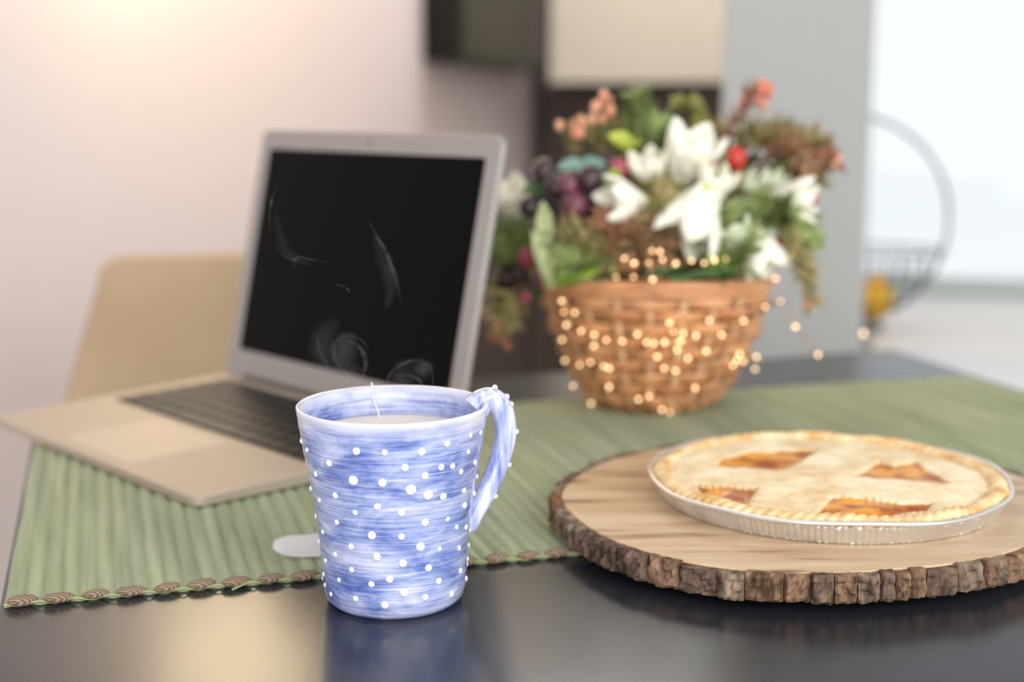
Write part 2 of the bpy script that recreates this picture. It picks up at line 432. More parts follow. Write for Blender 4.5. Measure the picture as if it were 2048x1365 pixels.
def mat_mesh():
    SPR = 8; nx = NR*SPR; ny = 60
    rng = random.Random(3); jit = [rng.uniform(-.0006, .0006) for _ in range(NR+1)]; hj = [rng.uniform(.85, 1.1) for _ in range(NR+1)]
    vs = []; fs = []
    for j in range(ny+1):
        for i in range(nx+1):
            rib = min(i//SPR, NR-1); t = (i % SPR)/SPR if i < nx else 0.0
            x = i*PW/SPR
            y = DL*j/ny
            wav = noise.noise(Vector((x*14, y*9, 0)))*.0010 + noise.noise(Vector((rib*3.1, y*22, 4)))*.0006
            prof = abs(sin(pi*t))**.6 if 0 < t < 1 else 0
            z = .0020 + .0021*prof*hj[rib]
            ee = .0018*(cos(2*pi*x/(2*PW)))
            if j == 0: y -= ee; z *= .6
            if j == ny: y += ee; z *= .6
            vs.append((x+wav, y, z))
    n = len(vs)
    for j in range(ny):
        for i in range(nx):
            a = j*(nx+1)+i; fs.append((a, a+1, a+nx+2, a+nx+1))
    # underside border
    ring = [i for i in range(nx+1)] + [j*(nx+1)+nx for j in range(1, ny+1)] + [ny*(nx+1)+i for i in range(nx-1, -1, -1)] + [j*(nx+1) for j in range(ny-1, 0, -1)]
    base = len(vs)
    for r in ring: vs.append((vs[r][0], vs[r][1], .0002))
    k = len(ring)
    for i in range(k): fs.append((ring[i], base+i, base+(i+1) % k, ring[(i+1) % k]))
    fs.append(tuple(base+i for i in range(k)))
    return mesh(vs, fs)
link('woven_cloth', mat_mesh(), M['mat'], mt)
m, nt, b = new_mat('brown_cord'); N = nt.nodes.new; L = nt.links.new
tc = N('ShaderNodeTexCoord'); mp = N('ShaderNodeMapping'); mp.inputs['Rotation'].default_value = (0, .35, .42)
wv = N('ShaderNodeTexWave'); wv.bands_direction = 'Y'; wv.inputs['Scale'].default_value = 260; wv.inputs['Distortion'].default_value = 1.2
rp = N('ShaderNodeValToRGB'); rp.color_ramp.elements[0].color = rgb(112, 92, 76); rp.color_ramp.elements[1].color = rgb(172, 150, 130)
bp = N('ShaderNodeBump'); bp.inputs['Strength'].default_value = .8; bp.inputs['Distance'].default_value = .0006
L(tc.outputs['Object'], mp.inputs[0]); L(mp.outputs[0], wv.inputs['Vector']); L(wv.outputs['Fac'], rp.inputs[0]); L(rp.outputs[0], b.inputs['Base Color'])
L(wv.outputs['Fac'], bp.inputs['Height']); L(bp.outputs[0], b.inputs['Normal']); b.inputs['Roughness'].default_value = .85; b.inputs['Specular IOR Level'].default_value = .15
M['cord'] = m
def stitch_me():
    path = [(-.0072+.0144*i/12, 0, 0) for i in range(13)]
    rad = [.0027*math.sqrt(max(0.03, 1-((i-6)/6.2)**2)) for i in range(13)]
    vs, fs = tube(path, rad, 10, up=(0, 1, 0), flat=1.15)
    return mesh(vs, fs)
sm = stitch_me()
rng = random.Random(5)
for k in range(NR//2):
    for yy, fl in ((-.0005, 1),):
        x = PW*(2*k+1)
        o = link('edge_stitch', sm, M['cord'], mt, (x, yy + rng.uniform(-.0006, .0006), .0030), (rng.uniform(-.2, .2), rng.uniform(-.08, .08), .16*fl + rng.uniform(-.06, .06)))
        s = rng.uniform(.92, 1.08); o.scale = (s, s, s*rng.uniform(.9, 1.1))
M['thread'] = mat('green_thread', rgb(160, 170, 112), .8)
P = []
for k in range(NR//2*8+1):
    x = PW*2*k/8; P.append((x, -.0018-.0012*cos(2*pi*x/(2*PW)), .0016+.0012*cos(2*pi*x/(2*PW)+.4)))
link('edge_thread', tube_me(P, .0006, 5), M['thread'], mt)
x = PW*13
link('loose_thread', tube_me(catmull([(x+.008, -.002, .003), (x+.003, -.0045, .0022), (x-.003, -.0085, .0014)], 4), .0006, 5), M['thread'], mt)
MT = TZ + .0043                              # top of the mat ribs

# ---------------------------------------------------------------- laptop
M['alu'] = mat('warm_aluminium', rgb(186, 174, 158), .6, metal=.6, bump=.01, bscale=2000)
M['alu_pad'] = mat('trackpad_aluminium', rgb(194, 183, 169), .55, metal=.6)
M['alu_lid'] = mat('lid_aluminium', rgb(172, 168, 165), .45, metal=.7)
M['key'] = mat('black_key', rgb(28, 27, 27), .45, spec=.4)
M['well'] = mat('key_well', rgb(70, 66, 62), .5, metal=.4)
M['screen'] = mat('off_screen', rgb(4, 4, 4), .12, spec=.06)
M['rubber'] = mat('rubber', rgb(30, 30, 30), .7)
LW, LD, LS, LT = .3133, .208, .2146, radians(12.26)
lp = thing('laptop', 'open silver laptop with a dark switched-off screen at the left of the table', 'laptop', (-.2499, 1.2161, MT), radians(-47.96))
ztop = lambda x, y: .0135 + (.0135-.0062)*(y/LD)
zbot = lambda x, y: .0016 + (.0010)*(y/LD)
base = link('base', prism_me(rrect(0, LW, -LD, .004, .009), zbot, ztop, .0012), M['alu'], lp)
slope = math.atan((.0135-.0062)/LD)
def on_base(name, x0, x1, y0, y1, dz0, dz1, m, r=.002, bev=.0):
    return link(name, prism_me(rrect(x0, x1, y0, y1, r, 3), lambda x, y: ztop(x, y)+dz0, lambda x, y: ztop(x, y)+dz1, bev), m, base)
kx0, kx1, ky0, ky1 = .020, LW-.020, -.112, -.014
on_base('key_well', kx0-.002, kx1+.002, ky0-.002, ky1+.002, -.001, .00012, M['well'], .003)
rows = [[1]*14, [1]*13+[1.5], [1.5]+[1]*13, [1.8]+[1]*11+[1.8], [2.3]+[1]*10+[2.3], [1, 1, 1, 1.25, 5, 1.25, 1, 1, 1, 1]]
rh = [.55, 1, 1, 1, 1, 1]; tot = sum(rh); yy = ky1
key_cache = {}
for ri, row in enumerate(rows):
    hgt = (ky1-ky0)*rh[ri]/tot; s = sum(row); xx = kx0
    for wk in row:
        wd = (kx1-kx0)*wk/s
        on_base('key', xx+.0012, xx+wd-.0012, yy-hgt+.0012, yy-.0012, .0001, .0013, M['key'], .0012)
        xx += wd
    yy -= hgt
on_base('trackpad', LW/2-.052, LW/2+.052, -.197, -.122, -.0008, .00015, M['alu_pad'], .004)
for fx in (.02, LW-.02):
    for fy in (-.015, -LD+.02):
        link('rubber_foot', lathe([(.0001, -.0002), (.006, -.0002), (.006, .0022), (.0001, .0022)], 16), M['rubber'], base, (fx, fy, 0))
hg = bpy.data.objects.new('lid', None)
lidme = prism_me(rrect(0, LW, 0, LS, .009), -.0045, 0, .0008)
lid = link('lid', lidme, M['alu_lid'], lp, (0, .001, .0135), (pi/2 - LT, 0, 0))
bpy.data.objects.remove(hg)
scr = link('screen', prism_me(rrect(.0155, LW-.0155, .024, LS-.0165, .002), -.0004, .00025), M['screen'], lid)
M['dotm'] = mat('webcam_glass', rgb(60, 58, 58), .2)
link('webcam', lathe([(.0001, 0), (.0018, 0), (.0018, .0002), (.0001, .0002)], 16), M['dotm'], lid, (LW/2, LS-.008, 0))
link('hinge', tube_me([(.03, .003, .0125), (LW-.03, .003, .0125)], .0045, 12), M['well'], lp)

# ---------------------------------------------------------------- mug
m, nt, b = new_mat('blue_brushed_glaze'); N = nt.nodes.new; L = nt.links.new
tc = N('ShaderNodeTexCoord')
def nz_(scale, st, det=5, dist=0.0, rough=.6):
    mp = N('ShaderNodeMapping'); mp.inputs['Scale'].default_value = st
    n = N('ShaderNodeTexNoise'); n.inputs['Scale'].default_value = scale; n.inputs['Detail'].default_value = det
    n.inputs['Distortion'].default_value = dist; n.inputs['Roughness'].default_value = rough
    L(tc.outputs['Object'], mp.inputs[0]); L(mp.outputs[0], n.inputs['Vector']); return n
a1 = nz_(30, (1, 1, 2.0), 3, .6); a2 = nz_(34, (1, 1, 22), 7, .5, .75); a3 = nz_(55, (1, 1, 2), 3)
mA = N('ShaderNodeMath'); mA.operation = 'MULTIPLY_ADD'; mA.inputs[1].default_value = .66
mB = N('ShaderNodeMath'); mB.operation = 'MULTIPLY'; mB.inputs[1].default_value = .58
L(a2.outputs['Fac'], mB.inputs[0]); L(a1.outputs['Fac'], mA.inputs[0]); L(mB.outputs[0], mA.inputs[2])
rp = N('ShaderNodeValToRGB'); E = rp.color_ramp.elements
E[0].position = .45; E[0].color = rgb(66, 86, 168)
E[1].position = .79; E[1].color = rgb(218, 221, 243)
for p, c in ((.54, rgb(108, 127, 194)), (.61, rgb(146, 162, 214)), (.68, rgb(180, 190, 229))):
    e = E.new(p); e.color = c
L(mA.outputs[0], rp.inputs[0])
# pale unpainted lip
sx = N('ShaderNodeSeparateXYZ'); L(tc.outputs['Object'], sx.inputs[0])
mr = N('ShaderNodeMapRange'); mr.inputs[1].default_value = .0935; mr.inputs[2].default_value = .1015
L(sx.outputs['Z'], mr.inputs[0])
mx = N('ShaderNodeMix'); mx.data_type = 'RGBA'; mx.inputs[7].default_value = rgb(236, 236, 246)
mm = N('ShaderNodeMath'); mm.operation = 'MULTIPLY'; mm.inputs[1].default_value = .75; L(mr.outputs[0], mm.inputs[0]); L(mm.outputs[0], mx.inputs[0])
L(rp.outputs[0], mx.inputs[6]); L(mx.outputs[2], b.inputs['Base Color'])
bp = N('ShaderNodeBump'); bp.inputs['Strength'].default_value = .12; bp.inputs['Distance'].default_value = .0006; L(a2.outputs['Fac'], bp.inputs['Height']); L(bp.outputs[0], b.inputs['Normal'])
b.inputs['Roughness'].default_value = .22; b.inputs['Coat Weight'].default_value = .6; b.inputs['Coat Roughness'].default_value = .05
M['mug'] = m
M['mug_in'] = m
M['bead'] = mat('white_glaze_bead', rgb(240, 240, 248), .2, coat=.5)
M['clay'] = mat('pale_clay_foot', rgb(206, 204, 210), .5)
MUG = Vector((-.0599, .6969, TZ))
mug = thing('mug', 'blue brushed ceramic mug with raised white dots standing in front', 'mug', MUG)
zs = [0, .0012, .004, .0088, .018, .032, .0467, .065, .081, .092, .1005, .1018]
rs = [.0318, .0335, .0352, .0362, .0368, .0379, .0393, .0421, .0450, .0467, .0479, .0481]
def mug_r(z): return interp(z, zs, rs)
prof = []
for i in range(61):
    z = .1005*i/60
    prof.append((mug_r(z) + (.00012*sin(z*900) if .005 < z < .098 else 0), z))
prof = [(.0001, .0012), (.029, .0012), (.030, 0.0)] + prof
prof += [(.0478, .1013), (.0472, .1018), (.0464, .1016), (.0458, .1008)]
for i in range(24):
    z = .099 - (.099-.008)*i/23; prof.append((mug_r(z)-.0030, z))
prof += [(.024, .0062), (.0001, .006)]
lip = lambda r, z, a, j: r*(1 + .004*sin(2*a+.6) + .003*sin(3*a))
body = link('body', lathe(prof, 144, lip), M['mug'], mug)
HA = radians(17)
hp = [(.0430, .0965), (.0465, .1000), (.0515, .1010), (.0560, .0970), (.0584, .0895), (.0588, .081), (.0566, .0710), (.0525, .060), (.0470, .0495), (.0415, .0405), (.0372, .0350)]
hpath = catmull([(x*cos(HA), x*sin(HA), z) for x, z in hp], 7)
nn = len(hpath); rad = [.0068 - .0016*(i/(nn-1)) + .0010*max(0, 1-i/12) + .0012*max(0, 1-(nn-1-i)/8) for i in range(nn)]
vs, fs = [], []
def handle_mesh():
    side = Vector((-sin(HA), cos(HA), 0)); n = 20; vs = []; fs = []
    for i, p in enumerate(hpath):
        t = (hpath[min(nn-1, i+1)] - hpath[max(0, i-1)]).normalized(); o = side.cross(t)
        for k in range(n):
            a = 2*pi*k/n
            rr = rad[i]*(1 + .05*cos(3*a+.5))
            vs.append(p + side*(rr*1.12*cos(a)) + o*(rr*.93*sin(a)))
    for i in range(nn-1):
        for k in range(n): fs.append((i*n+k, i*n+(k+1) % n, (i+1)*n+(k+1) % n, (i+1)*n+k))
    fs.append(tuple(range(n))); fs.append(tuple((nn-1)*n+k for k in range(n)))
    return mesh(vs, fs)
M['mug_handle'] = mat('blue_brushed_handle_glaze', rgb(104, 126, 198), .22, coat=.6, col2=rgb(222, 226, 246), scale=30, stretch=(9, 9, 1.2), detail=5, lo=.30, hi=.62)
hd = link('handle', handle_mesh(), M['mug_handle'], mug)
DOTS = [(253, 88.0, 20), (270, 87.8, 16), (292, 87.2, 20), (309, 89.6, 18), (329, 90.9, 14), (344, 89.7, 14), (329, 82.6, 14), (232, 79.9, 18), (215, 71.9, 16), (249, 72.9, 26), (268, 72.4, 22), (282, 80.0, 20), (306, 78.1, 18), (315, 77.5, 17), (324, 73.2, 16), (295, 74.9, 20), (342, 74.8, 16), (359, 64.2, 15), (208, 83.1, 14), (196, 85.4, 15), (233, 63.5, 18), (213, 58.0, 15), (191, 59.9, 15), (264, 60.1, 18), (248, 56.3, 15), (280, 56.7, 19), (286, 68.4, 28), (298, 64.8, 27), (310, 62.5, 20), (331, 62.2, 17), (357, 55.7, 17), (335, 53.8, 18), (231, 49.4, 15), (190, 45.1, 13), (210, 40.9, 14), (259, 45.0, 22), (280, 44.4, 18), (297, 50.6, 21), (316, 50.0, 14), (327, 44.0, 14), (343, 40.9, 15), (0, 35.8, 13), (242, 38.0, 17), (225, 31.7, 14), (189, 31.7, 13), (209, 25.8, 13), (262, 34.1, 21), (294, 38.3, 24), (310, 35.4, 15), (333, 31.9, 15), (1, 27.8, 14), (281, 30.6, 21), (301, 26.6, 20), (338, 19.0, 16), (0, 20.8, 14), (241, 25.9, 15), (200, 16.8, 13), (227, 18.8, 13), (257, 19.7, 17), (271, 22.6, 20), (311, 18.4, 18), (0, 10.2, 16), (282, 15.1, 22), (299, 11.5, 18), (326, 9.1, 18), (243, 11.1, 16), (267, 9.2, 21), (214, 9.1, 13), (201, 11.3, 12)]
rng = random.Random(11)
for k in range(60):
    a = rng.uniform(10, 182); z = rng.uniform(9, 90)
    if all((min(abs(a-d[0]), 360-abs(a-d[0]))*.7)**2 + (z-d[1])**2 > 81 for d in DOTS): DOTS.append((int(a), z, rng.randint(14, 21)))
bead = mesh(*sphere((0, 0, 0), 1.0, 12, 8))
bead.materials.append(M['bead'])
for a, z, s in DOTS:
    z /= 1000; a = radians(a); r = mug_r(z)*(1 + .004*sin(2*a+.6) + .003*sin(3*a)); R_ = s*.000098
    o = link('dot', bead, None, body, (r*cos(a), r*sin(a), z), (0, 0, a)); o.scale = (R_*.62, R_, R_)
for i, sd, off in ((14, -.1, 1), (19, -.4, 1), (23, .1, 1), (33, -.5, 1), (44, -.6, 1), (54, -.5, 1)):
    p = hpath[min(i, nn-1)]; t = (hpath[min(nn-1, i+1)] - hpath[i-1]).normalized(); side = Vector((-sin(HA), cos(HA), 0)); o_ = side.cross(t)
    c = p - o_*(rad[i]*.93*cos(sd)) if (p - o_*.01).length > (p + o_*.01).length and False else None
    # outward = away from the mug axis
    outv = o_ if Vector((o_.x, o_.y, 0)).dot(Vector((cos(HA), sin(HA), 0))) + .6*o_.z > 0 else -o_
    q = p + outv*(rad[i]*.93*cos(sd)) + side*(rad[i]*1.05*sin(sd))
    o = link('dot', bead, None, hd, q); o.scale = (.0015, .0015, .0015)
# tea
M['tea'] = mat('tea_with_glare', rgb(222, 214, 208), .12, coat=.5)  # whitish surface glare is put into the tea colour
tz = .0866
tea = link('tea', lathe([(.0001, tz), (mug_r(tz)-.0040, tz), (mug_r(tz)-.0035, tz+.0004), (mug_r(tz)-.0038, tz-.004), (.0001, tz-.004)], 64), M['tea'], None, MUG)
tag(tea, 'steaming tea with whitish glare filling the blue mug', 'tea')

# tea bag string and tag
M['string'] = mat('white_string', rgb(240, 238, 236), .7)
M['paper'] = mat('white_paper', rgb(246, 244, 246), .6)
tbg = thing('tea_bag', 'tea bag with white string over the mug rim and paper tag on the mat', 'tea bag', MUG)
th_ = atan2(.0457, -.0146)
ro = mug_r(.1018)
P = catmull([(-.0085, .030, tz-.02), (-.0098, .034, tz), (-.0135, .0415, .095), (-.0146, .0446, .1022), (-.0150, .0472, .1026), (-.0155, .0490, .098), (-.018, .0475, .07), (-.024, .0455, .035), (-.032, .052, .009), (-.042, .060, .0056), (-.054, .066, .0062)], 6)
link('string', tube_me(P, .00045, 6), M['string'], tbg)
def tag_me():
    pts = [(-.0145, .002), (-.010, -.010), (.012, -.012), (.0135, .010), (.004, .0155), (-.006, .0135)]
    bm = bmesh.new(); nu = 14; nv = 8; vs = {}
    def prof(u):  # half widths at u in -1..1
        return interp(u, [-1, -.55, .75, 1], [.08, .85, 1, .7])
    g = []
    for i in range(nu+1):
        row = []
        for j in range(nv+1):
            u = -1 + 2*i/nu; v = -1 + 2*j/nv
            x = .0165*u; y = .0095*v*prof(u)
            row.append(bm.verts.new((x, y, .0015 + .0050*(v*.5+.5)**1.5 + .0012*u*u)))
        g.append(row)
    for i in range(nu):
        for j in range(nv): bm.faces.new((g[i][j], g[i+1][j], g[i+1][j+1], g[i][j+1]))
    ex = bmesh.ops.solidify(bm, geom=bm.faces[:], thickness=.0004)
    bmesh.ops.recalc_face_normals(bm, faces=bm.faces)
    for f in bm.faces: f.smooth = True
    me = bpy.data.meshes.new('m'); bm.to_mesh(me); bm.free(); return me
link('tag', tag_me(), M['paper'], tbg, (-.0555, .058, MT-TZ+.0012), (radians(10), 0, radians(6)))
link('bag', mesh(*sphere((-.004, .02, tz-.032), .012, 12, 8, (1, .5, 1.4))), M['paper'], tbg)

# ---------------------------------------------------------------- wood slice board
BC = Vector((.1732, .8213, 0)); BZ = MT; BT = .0150
angs = [-180, -174, -158, -143, -130, -120, -108, -92, -82, -68, -58, -42, -20, 0, 15, 21, 60, 90, 115, 136, 157, 174, 180]
rads = [.1435, .144, .1446, .1480, .1497, .1490, .1470, .1400, .1363, .1363, .1375, .1385, .145, .150, .152, .152, .146, .140, .1368, .1380, .1385, .1425, .1435]
def board_r(a): return interp(((math.degrees(a)+180) % 360)-180, angs, rads)
m, nt, b = new_mat('slice_wood'); N = nt.nodes.new; L = nt.links.new
tc = N('ShaderNodeTexCoord'); mp = N('ShaderNodeMapping'); mp.inputs['Scale'].default_value = (7, 55, 7); mp.inputs['Rotation'].default_value = (0, 0, radians(-8))
n1 = N('ShaderNodeTexNoise'); n1.inputs['Scale'].default_value = 1.0; n1.inputs['Detail'].default_value = 7; n1.inputs['Distortion'].default_value = .8
rp = N('ShaderNodeValToRGB'); rp.color_ramp.elements[0].position = .33; rp.color_ramp.elements[1].position = .62
rp.color_ramp.elements[0].color = rgb(118, 92, 68); rp.color_ramp.elements[1].color = rgb(206, 182, 150)
e = rp.color_ramp.elements.new(.42); e.color = rgb(190, 160, 124)
L(tc.outputs['Object'], mp.inputs[0]); L(mp.outputs[0], n1.inputs['Vector']); L(n1.outputs['Fac'], rp.inputs[0]); L(rp.outputs[0], b.inputs['Base Color'])
b.inputs['Roughness'].default_value = .38; b.inputs['Specular IOR Level'].default_value = .4
bp = N('ShaderNodeBump'); bp.inputs['Strength'].default_value = .08; bp.inputs['Distance'].default_value = .0005; L(n1.outputs['Fac'], bp.inputs['Height']); L(bp.outputs[0], b.inputs['Normal'])
M['slice'] = m
M['cambium'] = mat('dark_cambium', rgb(92, 66, 46), .7, col2=rgb(122, 90, 62), scale=120)
board = thing('serving_board', 'round wood slice board with rough bark edge carrying the pie', 'board', (BC.x, BC.y, BZ))
def disc(scale_off, z0, z1, bev, n=128):
    pts = [((board_r(2*pi*i/n)+scale_off)*cos(2*pi*i/n), (board_r(2*pi*i/n)+scale_off)*sin(2*pi*i/n)) for i in range(n)]
    return prism_me(pts, z0, z1, bev)
link('wood_disc', disc(0, .0004, BT, .0008), M['slice'], board)
link('bark_core', disc(.0022, .0008, BT-.0012, .0004), M['cambium'], board)
barks = [mat('bark_%s' % n, c1, .9, spec=.15, col2=c2, scale=170, stretch=(1, 1, .35), detail=6, lo=.3, hi=.7, bump=.7, bscale=330, bdist=.0018) for n, c1, c2 in (
    ('grey', rgb(70, 57, 47), rgb(164, 144, 124)), ('brown', rgb(70, 50, 38), rgb(158, 128, 102)), ('dark', rgb(54, 42, 36), rgb(134, 112, 96)), ('rust', rgb(84, 54, 36), rgb(164, 116, 78)))]
rng = random.Random(21)
def bark_me(a0, a1, rng):
    na, nz = 9, 7; vs = []; fs = []; seed = rng.uniform(0, 100)
    zt = BT + rng.uniform(-.0012, .0004); zb = rng.uniform(.0, .0012); dep = rng.uniform(.0055, .0080)
    for side in (0, 1):
        for i in range(na+1):
            a = a0 + (a1-a0)*i/na
            for j in range(nz+1):
                z = zb + (zt-zb)*j/nz
                if side == 0: r = board_r(a) + .0006
                else:
                    q = Vector((a*38, z*240, seed)); d = dep + .0030*noise.noise(q) + .0020*noise.noise(q*2.3)
                    e = min(i, na-i); 
                    if e == 0: d *= .74
                    if j in (0, nz): d *= .84
                    r = board_r(a) + max(d, .0022)
                zz = z + (.0006*noise.noise(Vector((a*60, seed, 3))) if j == nz else 0)
                vs.append((r*cos(a), r*sin(a), zz))
    n1 = (na+1)*(nz+1); idx = lambda s, i, j: s*n1 + i*(nz+1) + j
    for i in range(na):
        for j in range(nz):
            fs.append((idx(1, i, j), idx(1, i+1, j), idx(1, i+1, j+1), idx(1, i, j+1)))
            fs.append((idx(0, i, j), idx(0, i, j+1), idx(0, i+1, j+1), idx(0, i+1, j)))
        fs.append((idx(0, i, nz), idx(1, i, nz), idx(1, i+1, nz), idx(0, i+1, nz)))
        fs.append((idx(0, i, 0), idx(0, i+1, 0), idx(1, i+1, 0), idx(1, i, 0)))
    for j in range(nz):
        fs.append((idx(0, 0, j), idx(1, 0, j), idx(1, 0, j+1), idx(0, 0, j+1)))
        fs.append((idx(0, na, j), idx(0, na, j+1), idx(1, na, j+1), idx(1, na, j)))
    return mesh(vs, fs, False)
a = 0.0; NB = 0
while a < 2*pi - .03:
    da = rng.uniform(.055, .15); b_ = min(a+da, 2*pi)
    if 2*pi - b_ < .05: b_ = 2*pi
    mm = rng.choices(barks, (3, 5, 3, .4))[0]
    link('bark_piece', bark_me(a+.0020, b_-.0020, rng), mm, board); a = b_

# ---------------------------------------------------------------- foil pan and pie
PC = Vector((.1875, .8225, BZ+BT)); PR = .1045; PH = .0118
M['foil'] = mat('aluminium_foil', rgb(232, 231, 230), .30, metal=.85, bump=.25, bscale=260, bdist=.0008)
pan = thing('foil_pan', 'shallow aluminium foil pie pan with crimped side on the wood board', 'pan', PC)
def pan_wall():
    n = 360; vs = []; fs = []; rng = random.Random(2); ph = [rng.uniform(.35, 1.0) for _ in range(n)]
    prof = [(PR-.0065, .0003), (PR-.0057, .0012), (PR-.0038, .0050), (PR-.0020, .0090), (PR-.0012, .0108), (PR-.0018, .0108), (PR-.0026, .0090), (PR-.0044, .0050), (PR-.0068, .0012)]
    k = len(prof)
    for i in range(n):
        a = 2*pi*i/n
        fl = (.0009 if i % 2 else -.0009)*ph[i]
        wb = .0006*sin(5*a+1)+.0005*sin(9*a)
        for j, (r, z) in enumerate(prof):
            f = fl if 1 <= j <= 3 or 6 <= j <= 8 else 0
            vs.append(((r+f+wb*(z/PH))*cos(a), (r+f+wb*(z/PH))*sin(a), z))
    for i in range(n):
        l = (i+1) % n
        for j in range(k): fs.append((i*k+j, l*k+j, l*k+(j+1) % k, i*k+(j+1) % k))
    return mesh(vs, fs)
pw = pan_wall(); pw.polygons.foreach_set('use_smooth', [False]*len(pw.polygons)); link('side_wall', pw, M['foil'], pan)
rimp = [((PR+.0002+.0006*sin(5*a+1)+.0005*sin(9*a))*cos(a), (PR+.0002+.0006*sin(5*a+1)+.0005*sin(9*a))*sin(a), PH+.0005+.0006*sin(3*a+.4)+.0004*sin(7*a)) for a in [2*pi*i/200 for i in range(200)]]
link('rolled_rim', tube_me(rimp, .0014, 8, closed=True), M['foil'], pan)
link('bottom', lathe([(.0001, .0002), (PR-.008, .0002), (PR-.008, .0008), (.0001, .0008)], 96), M['foil'], pan)

m, nt, b = new_mat('baked_crust'); N = nt.nodes.new; L = nt.links.new
tc = N('ShaderNodeTexCoord')
n1 = N('ShaderNodeTexNoise'); n1.inputs['Scale'].default_value = 40; n1.inputs['Detail'].default_value = 8; n1.inputs['Roughness'].default_value = .65
rp = N('ShaderNodeValToRGB'); rp.color_ramp.elements[0].position = .34; rp.color_ramp.elements[1].position = .60
rp.color_ramp.elements[0].color = rgb(220, 188, 134); rp.color_ramp.elements[1].color = rgb(246, 232, 200)
L(tc.outputs['Object'], n1.inputs['Vector']); L(n1.outputs['Fac'], rp.inputs[0]); L(rp.outputs[0], b.inputs['Base Color'])
n2 = N('ShaderNodeTexNoise'); n2.inputs['Scale'].default_value = 260; n2.inputs['Detail'].default_value = 5
bp = N('ShaderNodeBump'); bp.inputs['Strength'].default_value = .7; bp.inputs['Distance'].default_value = .0014
L(tc.outputs['Object'], n2.inputs['Vector']); L(n2.outputs['Fac'], bp.inputs['Height']); L(bp.outputs[0], b.inputs['Normal'])
b.inputs['Roughness'].default_value = .7; b.inputs['Specular IOR Level'].default_value = .25
b.inputs['Subsurface Weight'].default_value = .15; b.inputs['Subsurface Radius'].default_value = (.003, .002, .001); b.inputs['Subsurface Scale'].default_value = 1
M['crust'] = m
M['crimp'] = mat('golden_crimp', rgb(214, 170, 108), .65, spec=.25, col2=rgb(244, 222, 178), scale=70, bump=.5, bscale=300, bdist=.0012)
M['filling'] = mat('apricot_filling', rgb(158, 74, 16), .3, spec=.35, coat=.12, col2=rgb(234, 158, 44), scale=62, lo=.40, hi=.60, bump=.6, bscale=120, bdist=.002)
pie = thing('pie', 'round golden pie with four cut openings showing orange fruit filling', 'pie', PC)
CUT = [
 [(-62.8, 21.2), (-55.1, 38.8), (-48.6, 43.3), (-30.4, 53.4), (-3.7, 57.3), (5.8, 52.1), (-2.5, 35.8), (-16.0, 16.5), (-22.5, 7.1), (-29.8, 2.5), (-46.0, 7.1), (-54.4, 9.4), (-62.6, 14.1)],
 [(-83.0, -21.9), (-76.4, -27.3), (-62.6, -32.6), (-46.3, -35.8), (-52.8, -51.1), (-57.9, -66.8), (-62.8, -70.0), (-68.5, -65.8), (-73.8, -58.0), (-80.0, -42.1)],
 [(13.1, -8.5), (24.4, 5.1), (33.8, 21.4), (38.3, 25.0), (43.2, 16.7), (54.3, 25.0), (60.0, 26.2), (60.6, 7.4), (64.3, -4.0), (66.2, -25.9), (59.2, -26.9), (49.5, -21.6), (35.4, -15.1), (23.2, -14.0)],
 [(-25.1, -86.3), (-7.9, -52.0), (7.4, -54.4), (26.6, -66.3), (45.5, -63.0), (36.9, -78.2), (16.1, -87.5), (0.4, -89.5), (-20.1, -88.5)]]
def zigzag(poly, step=2.1, amp=.55):
    out = []; n = len(poly); s = 1
    for i in range(n):
        a = Vector(poly[i]); b = Vector(poly[(i+1) % n]); d = b-a; k = max(1, round(d.length/step)); nv = Vector((-d.y, d.x)).normalized()
        for q in range(k):
            out.append((a + d*(q/k) + nv*(amp*s if q else 0))/1000); s = -s
    return out
def inside(p, poly):
    c = False; n = len(poly)
    for i in range(n):
        a, b = poly[i], poly[i-1]
        if (a[1] > p[1]) != (b[1] > p[1]) and p[0] < (b[0]-a[0])*(p[1]-a[1])/(b[1]-a[1]) + a[0]: c = not c
    return c
def top_z(x, y):
    r = hypot(x, y)
    z = .0132 + .0016*(1-(r/.095)**2) + .0013*noise.noise(Vector((x*38, y*38, 2))) + .0006*noise.noise(Vector((x*110, y*110, 5)))
    if r > .086: z -= (r-.086)*.22
    return z
